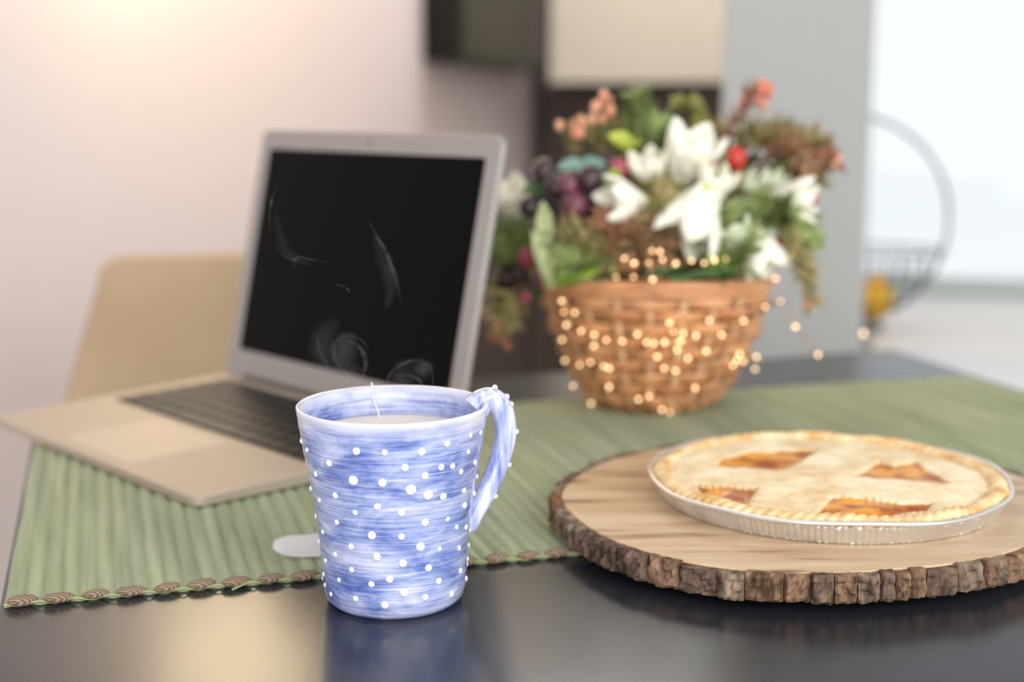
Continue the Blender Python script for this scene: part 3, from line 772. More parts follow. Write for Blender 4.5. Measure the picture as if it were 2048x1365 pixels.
def crust_mesh():
    RC = .0955; polys = [zigzag(p) for p in CUT]
    pts = []; edges = []
    n = 180
    for i in range(n): pts.append(Vector((RC*cos(2*pi*i/n), RC*sin(2*pi*i/n)))); edges.append((i, (i+1) % n))
    for p in polys:
        o = len(pts); k = len(p); pts += [Vector(q) for q in p]; edges += [(o+i, o+(i+1) % k) for i in range(k)]
    bnd = list(pts)
    g = .0034; s = int(RC/g)+1
    for i in range(-s, s+1):
        for j in range(-s, s+1):
            q = Vector((i*g + (j % 2)*g/2, j*g*.9))
            if q.length > RC-.002 or any(inside(q, p) for p in polys): continue
            if min((q-b_).length_squared for b_ in bnd) < .0012**2: continue
            pts.append(q)
    v, e, f, *_ = delaunay_2d_cdt(pts, edges, [], 0, 1e-7)
    bm = bmesh.new(); bv = [bm.verts.new((q.x, q.y, top_z(q.x, q.y))) for q in v]
    for t in f:
        c = (v[t[0]]+v[t[1]]+v[t[2]])/3
        if c.length > RC or any(inside(c, p) for p in polys): continue
        bm.faces.new([bv[i] for i in t])
    for q in [q for q in bm.verts if not q.link_faces]: bm.verts.remove(q)
    bmesh.ops.recalc_face_normals(bm, faces=bm.faces)
    if sum(f_.normal.z for f_ in bm.faces) < 0: bmesh.ops.reverse_faces(bm, faces=bm.faces)
    be = [e_ for e_ in bm.edges if e_.is_boundary]
    r = bmesh.ops.extrude_edge_only(bm, edges=be)
    for q in [x for x in r['geom'] if isinstance(x, bmesh.types.BMVert)]: q.co.z -= .0028
    for f_ in bm.faces: f_.smooth = abs(f_.normal.z) > .4
    me = bpy.data.meshes.new('m'); bm.to_mesh(me); bm.free(); return me
link('top_crust', crust_mesh(), M['crust'], pie)
def crimp_mesh():
    n = 720; NL = 96; vs = []; fs = []; k = 12
    for i in range(n):
        a = 2*pi*i/n
        A_ = .55 + .45*noise.noise(Vector((cos(a)*3, sin(a)*3, 1)))
        if -2.7 < atan2(sin(a), cos(a)) < -1.2: A_ = 1.0
        for j in range(k):
            t = 2*pi*j/k
            sk = a + .035*cos(t)
            lobe = abs(sin(sk*NL/2))**.7
            rr = .0042 + .0011*(lobe-.5)*2*A_
            wob = .0013*noise.noise(Vector((cos(a)*6, sin(a)*6, 9)))
            r = .0973 + wob + (rr*1.15)*cos(t)
            z = .0120 + .0016*noise.noise(Vector((cos(a)*4, sin(a)*4, 5))) + rr*.8*sin(t)
            vs.append((r*cos(a), r*sin(a), z))
    for i in range(n):
        l = (i+1) % n
        for j in range(k): fs.append((i*k+j, l*k+j, l*k+(j+1) % k, i*k+(j+1) % k))
    return mesh(vs, fs)
link('crimped_edge', crimp_mesh(), M['crimp'], pie)
def fill_mesh():
    vs = [(0, 0, .0112)]; fs = []; nr, na = 40, 120
    for i in range(1, nr+1):
        r = .094*i/nr
        for j in range(na):
            a = 2*pi*j/na; x, y = r*cos(a), r*sin(a)
            vs.append((x, y, .0124 - max(0, r-.074)*.22 + .0012*noise.noise(Vector((x*90, y*90, 7))) + .0010*noise.noise(Vector((x*40, y*40, 1)))))
    for j in range(na): fs.append((0, 1+j, 1+(j+1) % na))
    for i in range(nr-1):
        for j in range(na):
            fs.append((1+i*na+j, 1+(i+1)*na+j, 1+(i+1)*na+(j+1) % na, 1+i*na+(j+1) % na))
    b0 = len(vs); vs += [(v[0]*.985, v[1]*.985, .0009) for v in vs[-na:]]
    for j in range(na): fs.append((1+(nr-1)*na+j, b0+j, b0+(j+1) % na, 1+(nr-1)*na+(j+1) % na))
    fs.append(tuple(b0+j for j in range(na)))
    return mesh(vs, fs)
link('filling', fill_mesh(), M['filling'], pie)

# ---------------------------------------------------------------- basket
BK = Vector((.118, 1.165, TZ+.0043)); BH = .1075
def bk_r(z): return interp(z, [0, .012, .03, .06, .085, .1075], [.050, .058, .069, .0825, .0895, .0935])
M['splint'] = mat('wicker_splint', rgb(182, 120, 78), .28, spec=.5, coat=.3, col2=rgb(224, 166, 118), scale=30, stretch=(1, 1, 4), bump=.2, bscale=200)
M['stake'] = mat('wicker_stake', rgb(204, 160, 122), .35, spec=.5, col2=rgb(226, 186, 140), scale=40)
bk = thing('basket', 'brown woven wicker basket filled with flowers on the mat', 'basket', BK)
NS = 22
for k in range(NS):
    a = 2*pi*k/NS
    P = [(bk_r(z)*cos(a), bk_r(z)*sin(a), z) for z in [BH*i/10 for i in range(11)]]
    link('stake', tube_me(P, .0034, 8, flat=.45, up=(cos(a), sin(a), 0)), M['stake'], bk)
NROW = 9
for i in range(NROW):
    z = .006 + (BH-.014)*(i+.5)/NROW; P = []
    n = NS*8
    for q in range(n):
        a = 2*pi*q/n; r = bk_r(z) + .0036*cos(a*NS/2 + (pi if i % 2 else 0)*1.0)
        P.append((r*cos(a), r*sin(a), z + .0012*noise.noise(Vector((cos(a)*5, sin(a)*5, i*3.3)))))
    vs, fs = [], []
    nc = 10
    for q, p in enumerate(P):
        a = 2*pi*q/n; ur = Vector((cos(a), sin(a), 0))
        tl = (bk_r(z+.004)-bk_r(z-.004))/.008
        for c in range(nc):
            b_ = 2*pi*c/nc
            h = .0050*sin(b_)
            vs.append(Vector(p) + ur*(.0014*cos(b_) + h*tl) + Vector((0, 0, h)))
    for q in range(n):
        l = (q+1) % n
        for c in range(nc): fs.append((q*nc+c, l*nc+c, l*nc+(c+1) % nc, q*nc+(c+1) % nc))
    link('weaver', mesh(vs, fs), M['splint'], bk)
for dz, rr in ((0, .0042), (.006, .003)):
    link('rim', tube_me([((bk_r(BH)+.0025)*cos(a), (bk_r(BH)+.0025)*sin(a), BH-dz+.001*sin(3*a)) for a in [2*pi*i/96 for i in range(96)]], rr, 8, closed=True), M['splint'], bk)
link('bottom', lathe([(.0001, .0005), (.050, .0005), (.052, .003), (.050, .006), (.0001, .005)], 48), M['splint'], bk)
M['moss'] = mat('floral_moss', rgb(50, 62, 30), .9, col2=rgb(86, 96, 48), scale=120, bump=.8, bscale=200, bdist=.003)
moss = link('moss_bed', lathe([(.0001, .062), (bk_r(.062)-.006, .062), (bk_r(.09)-.006, .088), (bk_r(.09)-.02, .098), (.04, .104), (.0001, .106)], 48, lambda r, z, a, j: r*(1+.03*sin(5*a+j))), M['moss'], None, BK)
tag(moss, 'dark green moss bed packed inside the wicker basket', 'moss', None, 'stuff')

# copper fairy lights
BULBS = [(59, 1084, 1019), (79, 1072, 1020), (92, 1068, 1020), (106, 1065, 1019), (92, 1067, 1031), (103, 1066, 1032), (113, 1064, 1034), (123, 1064, 1031), (135, 1066, 1033), (145, 1068, 1031), (153, 1070, 1033), (163, 1075, 1034), (105, 1065, 1040), (111, 1064, 1040), (39, 1105, 997), (41, 1107, 988), (49, 1097, 989), (43, 1110, 977), (54, 1099, 974), (64, 1092, 972), (73, 1087, 969), (85, 1081, 969), (96, 1076, 975), (103, 1076, 969), (109, 1076, 968), (117, 1075, 969), (123, 1072, 978), (120, 1070, 985), (129, 1075, 970), (40, 1124, 963), (64, 1095, 963), (62, 1105, 948), (54, 1116, 944), (43, 1139, 943), (72, 1098, 946), (76, 1096, 945), (50, 1140, 922), (77, 1106, 928), (118, 1084, 947), (127, 1085, 945), (136, 1082, 955), (150, 1083, 961), (162, 1085, 973), (151, 1076, 986), (180, 1093, 983), (200, 1113, 991), (217, 1140, 992), (209, 1121, 1013), (144, 1097, 929), (141, 1076, 974), (178, 1109, 949), (185, 1120, 946), (175, 1108, 945), (180, 1108, 954), (198, 1140, 936), (199, 1140, 946), (126, 1108, 907), (119, 1104, 910), (65, 1142, 907), (100, 1101, 919), (108, 1098, 922), (230, 1140, 971), (249, 1140, 948), (85, 1070, 1034), (131, 1074, 976), (127, 1077, 963), (112, 1080, 957)]
M['led'] = mat('warm_led', rgb(255, 226, 178), .2, emis=(1.0, .66, .34, 1), estr=3.6)
M['copper'] = mat('copper_wire', rgb(198, 128, 84), .3, metal=1)
fl = thing('fairy_lights', 'copper wire string of tiny warm lights wound around the wicker basket', 'string lights', BK)
bl = mesh(*sphere((0, 0, 0), 1, 8, 6)); bl.materials.append(M['led'])
Bp = [Vector((x/1000, y/1000, z/1000)) - BK for x, y, z in BULBS]
for p in Bp:
    o = link('bulb', bl, None, fl, p, (random.random()*3, random.random()*3, 0)); o.scale = (.0013, .0013, .0018)
bands = {}
for p in Bp:
    if p.x > .105: continue
    bands.setdefault(round(p.z/.021), []).append(p)
chain = []
for i, kz in enumerate(sorted(bands, reverse=True)):
    row = sorted(bands[kz], key=lambda p: p.x, reverse=bool(i % 2)); chain += row
chain = [p for i, p in enumerate(chain) if i == 0 or (p-chain[i-1]).length > .002]
def push(p):
    r = hypot(p.x, p.y); need = bk_r(max(0, min(BH, p.z))) + .0045
    if p.z < BH and r < need: p = Vector((p.x*need/r, p.y*need/r, p.z))
    p.z = max(p.z, .001); return p
link('wire', tube_me([push(p) for p in catmull(chain, 5)], .00045, 5), M['copper'], fl)
b3 = at(1727, 668, 1.36) - BK; b3.z = max(b3.z, .004)
o = link('bulb', bl, None, fl, b3); o.scale = (.0018, .0018, .0024)
right = [Vector(p) for p in [Bp[45], Bp[46], Bp[61], (.122, -.03, .055), Bp[62], (.150, .03, .014), (.20, .12, .004), b3]]
link('wire', tube_me(catmull(right, 6), .00045, 5), M['copper'], fl)

# ---------------------------------------------------------------- flowers and greenery
def P2(x, y, Y): return at(960 + x/1.896, 140 + y/1.896, Y)
ROOT = BK + Vector((0, 0, .085))
M['stem'] = mat('green_stem', rgb(96, 112, 58), .6)
M['woody'] = mat('brown_twig', rgb(104, 74, 52), .7)
M['petal'] = mat('white_petal', rgb(244, 240, 216), .5, spec=.3, col2=rgb(250, 248, 236), scale=60, sss=.2)
M['petal_g'] = mat('greenish_petal', rgb(196, 208, 172), .5, spec=.3, col2=rgb(226, 230, 206), scale=60, sss=.2)
M['sepal'] = mat('yellow_green_sepal', rgb(186, 192, 96), .55)
LEAF = {n: mat('leaf_' + n, c, .5, spec=.35, col2=c2, scale=70) for n, c, c2 in (
    ('green', rgb(84, 112, 44), rgb(118, 146, 62)), ('bright', rgb(104, 136, 34), rgb(142, 168, 60)), ('dark', rgb(46, 74, 40), rgb(74, 104, 54)),
    ('sage', rgb(132, 156, 128), rgb(170, 188, 160)), ('olive', rgb(118, 122, 62), rgb(158, 156, 92)), ('lime', rgb(150, 166, 52), rgb(184, 194, 86)), ('pale', rgb(160, 172, 120), rgb(198, 204, 156)), ('teal', rgb(96, 130, 120), rgb(140, 168, 156)))}
FERN = {n: mat('needle_' + n, c, .65, spec=.25, col2=c2, scale=110) for n, c, c2 in (
    ('green', rgb(116, 136, 76), rgb(162, 176, 116)), ('rust', rgb(142, 94, 70), rgb(180, 128, 100)), ('mixed', rgb(134, 126, 76), rgb(176, 162, 114)), ('heath', rgb(136, 108, 78), rgb(182, 146, 112)))}
M['coral'] = mat('coral_bud', rgb(206, 122, 98), .55, col2=rgb(228, 160, 132), scale=90)
M['peach'] = mat('peach_bud', rgb(222, 150, 118), .55, col2=rgb(234, 178, 146), scale=90)
BERRY = {n: mat('berry_' + n, c, .3, spec=.5, col2=c2, scale=40) for n, c, c2 in (
    ('plum', rgb(42, 30, 40), rgb(66, 46, 56)), ('pink', rgb(142, 52, 74), rgb(172, 78, 98)), ('black', rgb(24, 20, 24), rgb(42, 34, 40)), ('red', rgb(176, 34, 32), rgb(204, 58, 52)), ('mauve', rgb(84, 46, 62), rgb(122, 66, 84)))}

def stem_path(root, head, bend=.3, n=8):
    mid = root.lerp(head, .5); mid.z += (head - root).length*bend*.25 + .004
    mid.x = root.x + (head.x-root.x)*.42; mid.y = root.y + (head.y-root.y)*.42
    return catmull([root, mid, head], n)
def petal_me(Lp, Wp, cup, tipc, seed=0):
    nu, nv = 8, 6; vs = []; fs = []
    for i in range(nu+1):
        s = i/nu; wd = Wp*(sin(pi*min(1, s*.86+.07))**.75)
        rad_ = cup*sin(s*pi*.62)*Lp*.5 + tipc*Lp*s**3
        for j in range(nv+1):
            t = -1 + 2*j/nv
            vs.append((rad_ - abs(t)**2*wd*.30, t*wd*.5, Lp*s*(1-.06*abs(t)) + .0006*noise.noise(Vector((s*5, t*4, seed)))))
    for i in range(nu):
        for j in range(nv): fs.append((i*(nv+1)+j, i*(nv+1)+j+1, (i+1)*(nv+1)+j+1, (i+1)*(nv+1)+j))
    me = mesh(vs, fs)
    bm = bmesh.new(); bm.from_mesh(me); bmesh.ops.solidify(bm, geom=bm.faces[:], thickness=.0006); bm.to_mesh(me); bm.free()
    me.polygons.foreach_set('use_smooth', [True]*len(me.polygons))
    return me
def flower(label, x, y, Y, dx, dy, length, wide=.55, open_=.5, m='petal', toward=.35, group='white flowers in the basket', six=True):
    head = P2(x, y, Y); Ln = length*.000222
    d = Vector((dx, -toward, -dy)).normalized(); basep = head - d*Ln*.5
    t = thing('white_flower', label, 'flower', basep, 0, group)
    q = d.to_track_quat('Z', 'Y').to_matrix()
    for ringi, (n, sc, op) in enumerate(((4, .86, open_*.55), (5, 1.0, open_))):
        me = petal_me(Ln*sc, Ln*wide*1.1, .75+op*.35, op*.10, ringi)
        for k in range(n):
            a = 2*pi*k/n + ringi*.5
            o = link('petal', me, M[m], t); o.rotation_euler = (q @ Matrix.Rotation(a, 3, 'Z')).to_euler()
    sp = link('sepal', lathe([(.0001, -Ln*.10), (Ln*.09, -Ln*.06), (Ln*.15, Ln*.06), (Ln*.16, Ln*.20), (Ln*.10, Ln*.16), (.0001, Ln*.1)], 14), M['sepal'], t)
    sp.rotation_euler = q.to_euler()
    r0 = ROOT + Vector((random.uniform(-.03, .03), random.uniform(-.03, .02), 0)) - basep
    P = catmull([r0, r0.lerp(-d*Ln*.9, .55) + Vector((0, 0, .006)), -d*Ln*.5, Vector((0, 0, 0))], 5)
    link('stem', tube_me(P, .0014, 6), M['stem'], t)
    return t
G = 'white flowers in the basket'
flower('white flower bud beside the top of the arrangement, left of the tallest bloom', 640, 385, 1.12, -.25, -1, 150)
flower('tallest white bloom at the middle of the arrangement', 795, 330, 1.115, .25, -1, 215, .62, .6)
flower('white flower lying sideways under the dark berries', 550, 502, 1.085, -1, -.12, 180, .5)
flower('white flower pointing down left at the centre of the arrangement', 815, 555, 1.075, -.55, 1, 250, .55, .5)
flower('white flower bud squeezed just below the tallest bloom', 885, 440, 1.09, .35, -1, 150, .62)
flower('white flower opening to the right at the right edge', 1185, 500, 1.10, 1, -.08, 175, .6, .5)
flower('white flower hanging over the right rim of the basket', 1068, 690, 1.08, .35, 1, 165, .62, .5)
flower('small greenish white bud right of the red berries', 1005, 450, 1.13, .2, -1, 120, .5, .3, 'petal_g')
flower('pale green half-open bud above the right hand bloom', 1105, 440, 1.14, .2, -1, 120, .5, .3, 'petal_g')
flower('pale greenish flower between the centre bloom and the hanging one', 960, 625, 1.085, -.3, -.9, 150, .6, .4, 'petal_g')
flower('creamy white bloom half hidden behind the laptop corner', 130, 500, 1.20, -.5, -.8, 170, .7, .5)

def berry(label, x, y, Y, r, kind, group='berries in the flower basket', root=None):
    c = P2(x, y, Y); R_ = r*.000222
    t = thing('berry', label, 'berry', c, 0, group)
    link('fruit', mesh(*sphere((0, 0, 0), R_, 18, 12, (1, 1, 1.06))), BERRY[kind], t)
    cal = []
    for k in range(5):
        a = 2*pi*k/5
        cal.append(([(R_*.15*cos(a+1), -R_*.95, R_*.15*sin(a+1)), (R_*.15*cos(a-1), -R_*.95, R_*.15*sin(a-1)), (R_*.42*cos(a), -R_*1.02, R_*.42*sin(a))], [(0, 1, 2)]))
    link('calyx', mesh(*join(cal), False), M['woody'], t)
    rt = (root or ROOT + Vector((random.uniform(-.03, .03), random.uniform(-.02, .02), 0))) - c
    link('stem', tube_me(stem_path(rt, Vector((0, R_*.6, 0)), .2), .0009, 6), M['woody'], t)
for lab, x, y, Y, r, kd in (
    ('blackish berry at the far left of the dark cluster', 190, 520, 1.12, 40, 'black'),
    ('olive-dark berry at the upper left of the cluster', 245, 385, 1.15, 46, 'plum'),
    ('dark plum berry under the upper left one', 285, 445, 1.13, 44, 'plum'),
    ('mauve pink berry in the middle of the dark cluster', 338, 438, 1.11, 42, 'mauve'),
    ('large dark plum berry right of the mauve one', 418, 415, 1.105, 48, 'plum'),
    ('rosy mauve berry lowest in the dark cluster', 362, 515, 1.10, 46, 'mauve'),
    ('pink berry near the top beside the white bud', 527, 375, 1.12, 38, 'pink'),
    ('small plum berry behind the pink one', 488, 345, 1.15, 34, 'plum'),
    ('black berry in shade left of the lowest mauve one', 262, 545, 1.13, 40, 'black'),
    ('dark plum berry tucked above the sideways white flower', 455, 500, 1.12, 36, 'plum'),
    ('red berry touching the tallest white bloom', 872, 370, 1.11, 34, 'red'),
    ('large red berry at the upper right', 968, 335, 1.12, 40, 'red'),
    ('red berry under the large red one', 965, 395, 1.13, 30, 'red'),
    ('dark red berry beside the hanging white flower', 1122, 668, 1.10, 32, 'red'),
    ('small red berry between the pale flowers at right', 1005, 598, 1.10, 24, 'red'),
    ('red berry right of the opening white flower', 1258, 490, 1.12, 22, 'red')):
    berry(lab, x, y, Y, r, kd)
LR = P2(200, 800, 1.185)
LR.z = BK.z + .100
for lab, x, y, Y, r, kd in (
    ('pink berry in the spray hanging left of the basket', 180, 710, 1.17, 38, 'pink'),
    ('dark mauve berry in the hanging spray near the basket rim', 232, 790, 1.14, 38, 'mauve'),
    ('small pink berry lowest in the hanging spray', 175, 862, 1.15, 22, 'pink'),
    ('black berry in the hanging spray beside the laptop', 100, 790, 1.19, 42, 'black'),
    ('plum berry in the middle of the hanging spray', 150, 775, 1.18, 34, 'plum')):
    berry(lab, x, y, Y, r, kd, 'berries hanging left of the basket', LR)

def fern(label, pts, dens=60, ln=.012, kind='mixed', tip=None, tipn=0, tipr=.0022, root=None, group='needle twigs in the basket', name='heather_twig', wide=.13, spread=1.0):
    W_ = [P2(*p) for p in pts]; o0 = root or (ROOT + Vector((random.uniform(-.03, .03), random.uniform(-.03, .03), 0)))
    t = thing(name, label, 'twig', o0, 0, group)
    pth = catmull([Vector((0, 0, 0))] + [p - o0 for p in W_], 10); n = len(pth)
    link('stem', tube_me(pth, [.0013 - .0009*i/(n-1) for i in range(n)], 6), M['woody'], t)
    parts = []; i0 = int(n*.35); rg = random.Random(hash(label) % 9999 if False else len(label)*17 + int(pts[0][0]))
    for k in range(dens):
        f = i0 + (n-1-i0)*k/dens; i = int(f); p = pth[i].lerp(pth[min(n-1, i+1)], f-i)
        tv = (pth[min(n-1, i+1)] - pth[max(0, i-1)]).normalized()
        u = Vector((rg.gauss(0, 1), rg.gauss(0, 1), rg.gauss(0, 1))); u = (u - tv*u.dot(tv)).normalized()
        d = (tv*rg.uniform(.35, 1.0) + u*spread).normalized(); l = 1.85*ln*rg.uniform(.5, 1.15)*(1-.35*k/dens); s = d.cross(tv).normalized()*l*wide
        nv = d.cross(s).normalized()*l*.06
        parts.append(([p, p+d*l*.45+s-nv, p+d*l, p+d*l*.45-s-nv], [(0, 1, 2), (0, 2, 3)]))
    link('needles', mesh(*join(parts), False), FERN[kind] if kind in FERN else LEAF[kind], t)
    if tip:
        bs = []
        for k in range(tipn):
            p = pth[-1] + Vector((rg.gauss(0, .0045), rg.gauss(0, .003), rg.gauss(0, .0055)))
            bs.append(sphere(p, tipr*rg.uniform(.7, 1.3), 8, 6, (1, 1, 1.3)))
        for k, b_ in enumerate(bs): link('bud', mesh(*b_), M[tip], t)
    return t
fern('rust twig with peach buds reaching to the upper left', [(480, 330, 1.17), (370, 205, 1.17)], 70, .012, 'mixed', 'peach', 9, .0036)
fern('rust twig with peach buds standing left of the green fern', [(520, 270, 1.18), (475, 145, 1.18)], 70, .011, 'mixed', 'peach', 8, .0036)
fern('upright light green fern tip at the top of the arrangement', [(625, 260, 1.17), (598, 105, 1.17)], 110, .013, 'green', group='ferns', wide=.3)
fern('short green fern left of the tallest bloom', [(660, 330, 1.15), (680, 215, 1.16)], 80, .012, 'green', wide=.3)
fern('tan leaf sprig leaning out between the fern and coral twig', [(830, 240, 1.19), (778, 130, 1.19)], 40, .013, 'olive', wide=.34, spread=.5)
fern('long rust twig with coral tip at the top right', [(950, 230, 1.17), (1045, 85, 1.17)], 80, .012, 'rust', 'coral', 13, .0036)
fern('rust heather twig arching right above the red berries', [(1000, 290, 1.16), (1140, 270, 1.16), (1260, 250, 1.17)], 120, .014, 'mixed')
fern('brown heather twig reaching furthest right', [(1080, 330, 1.15), (1220, 330, 1.15), (1345, 345, 1.15)], 120, .013, 'rust', 'peach', 5, .003)
fern('drooping brown heather at the right side', [(1120, 320, 1.14), (1225, 360, 1.14), (1215, 430, 1.14)], 110, .013, 'heath')
fern('pinkish heather sprig above the right bloom', [(1050, 300, 1.17), (1130, 285, 1.17)], 70, .010, 'heath', 'peach', 6, .003)
fern('brown heather twig across the centre front', [(650, 600, 1.08), (700, 480, 1.09)], 130, .014, 'mixed')
fern('reddish heather twig low at the centre', [(600, 680, 1.075), (620, 570, 1.08)], 130, .014, 'heath')
fern('reddish heather twig under the sideways flower', [(540, 650, 1.08), (470, 570, 1.085)], 110, .013, 'rust')
fern('brown heather twig left of the centre bloom', [(680, 660, 1.075), (730, 570, 1.08)], 110, .012, 'heath')
fern('heather twig spreading left over the rim', [(500, 720, 1.08), (400, 640, 1.085)], 110, .012, 'mixed')
fern('green fern trailing over the right rim with a rust tip', [(1120, 560, 1.09), (1200, 700, 1.09), (1265, 880, 1.10)], 150, .013, 'mixed', 'coral', 3, .0022)
fern('green fern arching right under the opening flower', [(1080, 560, 1.09), (1180, 570, 1.09), (1250, 640, 1.10)], 130, .014, 'green', wide=.3)
fern('olive fern at the right behind the hanging flower', [(1060, 560, 1.12), (1190, 620, 1.11), (1240, 760, 1.11)], 120, .014, 'mixed')
fern('green fern behind the red berries', [(900, 330, 1.18), (905, 230, 1.19)], 100, .013, 'mixed')
fern('small fern behind the white bud', [(560, 330, 1.18), (560, 215, 1.19)], 90, .012, 'green', wide=.3)
fern('mixed heather behind the dark berries', [(380, 330, 1.19), (440, 250, 1.19)], 100, .012, 'mixed')
fern('olive fern tuft between the pale flowers', [(1010, 560, 1.12), (1060, 520, 1.10)], 100, .013, 'green', wide=.3)
for lab, pts, kd, n_, l_ in (
    ('large pale green fern frond behind the upright fern tip', [(600, 300, 1.19), (600, 170, 1.19), (590, 95, 1.19)], 'green', 110, .014),
    ('wide green fern between the peach twigs and lime leaf', [(520, 330, 1.19), (500, 240, 1.19)], 'green', 100, .013),
    ('soft brown spray at the right behind the coral twig', [(950, 320, 1.19), (1060, 240, 1.19), (1180, 225, 1.19)], 'mixed', 130, .013),
    ('soft brown spray fanning out at the far right', [(1090, 340, 1.18), (1230, 280, 1.18), (1310, 290, 1.18)], 'heath', 130, .013),
    ('brown spray curling down at the far right', [(1110, 380, 1.17), (1260, 370, 1.17), (1290, 430, 1.17)], 'mixed', 120, .013),
    ('greenish spray under the far right heather', [(1060, 400, 1.17), (1150, 400, 1.17), (1210, 390, 1.17)], 'green', 110, .013),
    ('fine olive spray in front of the left berries', [(420, 650, 1.09), (330, 600, 1.10)], 'mixed', 120, .012),
    ('fine olive spray along the left rim', [(420, 760, 1.085), (320, 720, 1.09)], 'green', 110, .012),
    ('fine rust spray at the centre of the front rim', [(660, 720, 1.075), (720, 640, 1.078)], 'heath', 130, .012),
    ('fine green spray right of the centre bloom', [(900, 640, 1.08), (950, 540, 1.085)], 'green', 120, .012),
    ('fine green spray at the front right rim', [(980, 740, 1.075), (1050, 620, 1.085)], 'green', 110, .012),
    ('mixed spray filling the gap under the white bud', [(620, 520, 1.11), (660, 430, 1.115)], 'mixed', 120, .012),
    ('mixed spray filling the gap left of the pale buds', [(930, 520, 1.12), (955, 420, 1.13)], 'mixed', 120, .012)):
    fern(lab, pts, n_, l_, kd, wide=.15)
# hanging spray on the left
for lab, pts, kd, tp, tn in (
    ('olive twig with orange buds hanging lowest beside the laptop', [(140, 830, 1.17), (110, 930, 1.18), (78, 1005, 1.18)], 'mixed', 'coral', 9),
    ('short twig with an orange bud hanging against the laptop edge', [(110, 840, 1.20), (45, 935, 1.21)], 'mixed', 'coral', 6),
    ('green twig of the hanging spray pointing at the laptop', [(140, 720, 1.19), (70, 660, 1.20)], 'green', None, 0),
    ('pale green twig rising behind the laptop corner', [(170, 680, 1.19), (110, 590, 1.20)], 'green', None, 0)):
    fern(lab, pts, 70, .013, kd, tp, tn, .0034, LR, 'hanging spray at the left of the basket', wide=.3)

def leaf_mesh(Lf, Wf, bend, fold=.25):
    nu, nv = 9, 4; vs = []; fs = []
    for i in range(nu+1):
        s = i/nu; wd = Wf*(sin(pi*(s*.94+.03))**.85); ang = bend*s
        cx = Lf*(sin(ang)/bend if abs(bend) > 1e-3 else s); cz = Lf*((1-cos(ang))/bend if abs(bend) > 1e-3 else 0)
        for j in range(nv+1):
            t = -1 + 2*j/nv
            vs.append((cx + 0, t*wd*.5, -cz + abs(t)*wd*fold))
    for i in range(nu):
        for j in range(nv): fs.append((i*(nv+1)+j, i*(nv+1)+j+1, (i+1)*(nv+1)+j+1, (i+1)*(nv+1)+j))
    me = mesh(vs, fs); bm = bmesh.new(); bm.from_mesh(me); bmesh.ops.solidify(bm, geom=bm.faces[:], thickness=.0004); bm.to_mesh(me); bm.free()
    me.polygons.foreach_set('use_smooth', [True]*len(me.polygons)); return me
def leafy(label, leaves, kind, group='leaves in the basket', root=None):
    """leaves: (x, y, Y, dx, dy, toward, length, width, bend)"""
    o0 = root or (ROOT + Vector((random.uniform(-.03, .03), random.uniform(-.04, .0), 0)))
    t = thing('leaf_sprig', label, 'leaves', o0, 0, group)
    for (x, y, Y, dx, dy, tw, ln, wd, bd) in leaves:
        c = P2(x, y, Y); d = Vector((dx, -tw, -dy)).normalized(); L_ = ln*.000222; b0 = c - d*L_*.5
        up = Vector((.1, -.8, .6)); up = (up - d*up.dot(d)).normalized(); sd = up.cross(d)
        q = Matrix((d, sd, up)).transposed()
        o = link('leaf', leaf_mesh(L_, wd*.000222, bd), LEAF[kind], t, b0 - o0); o.rotation_euler = q.to_euler()
        link('stem', tube_me(stem_path(Vector((0, 0, 0)), b0 - o0, .15, 5), .0010, 6), M['stem'], t)
    return t
leafy('broad bright green leaves at the left rim of the basket', [(380, 745, 1.08, -1, .15, .4, 190, 110, .6), (430, 720, 1.085, -.6, -.6, .4, 140, 80, .5), (340, 780, 1.09, -.9, .4, .4, 110, 70, .6)], 'bright')
leafy('long pale leaf curving down over the left rim', [(235, 590, 1.11, -.2, -1, .2, 210, 70, -.5), (240, 720, 1.10, .35, 1, .2, 230, 55, .5)], 'pale')
leafy('lime green leaf at the upper left of the arrangement', [(540, 268, 1.15, -.8, -.5, .3, 110, 70, .4), (575, 290, 1.16, .6, -.7, .3, 90, 60, .4)], 'lime')
leafy('green leaf between the pink berries and white bud', [(500, 430, 1.11, .2, -1, .5, 110, 80, .4), (455, 470, 1.12, -.6, -.8, .4, 90, 60, .4)], 'bright')
leafy('grassy dark green blades along the front rim', [(820, 775, 1.07, -1, .12, .2, 240, 28, .3), (900, 745, 1.075, 1, -.35, .2, 220, 30, .3), (760, 790, 1.07, -1, .05, .1, 160, 24, .2), (880, 770, 1.068, 1, -.2, .2, 200, 26, .2), (700, 760, 1.07, -1, .2, .2, 180, 30, .2)], 'dark')
leafy('sage teal leaves above the dark berries', [(350, 362, 1.14, -1, -.1, .2, 110, 60, .5), (420, 355, 1.14, 1, -.25, .2, 110, 60, .5), (450, 380, 1.14, .8, .6, .3, 80, 50, .4)], 'teal')
leafy('green leaves low at the right front of the basket', [(880, 690, 1.075, .3, 1, .4, 130, 60, .5), (930, 720, 1.075, .8, .6, .4, 130, 60, .5), (850, 650, 1.08, -.2, 1, .4, 110, 60, .5)], 'green')
leafy('sage leaves around the pale flowers at right', [(1000, 540, 1.11, -.2, -1, .3, 120, 50, .4), (1080, 545, 1.10, 1, .15, .3, 150, 50, .5), (1130, 590, 1.10, .9, .5, .3, 150, 50, .5), (930, 560, 1.09, .3, -1, .3, 120, 55, .4)], 'sage')
leafy('olive leaves filling the left front of the arrangement', [(440, 610, 1.095, -.8, -.4, .4, 140, 60, .4), (480, 560, 1.10, -.4, -.9, .4, 120, 60, .4), (360, 620, 1.11, -1, -.2, .3, 130, 55, .4), (310, 680, 1.10, -1, .3, .3, 130, 50, .4), (520, 720, 1.08, -.4, 1, .4, 110, 50, .4)], 'olive')
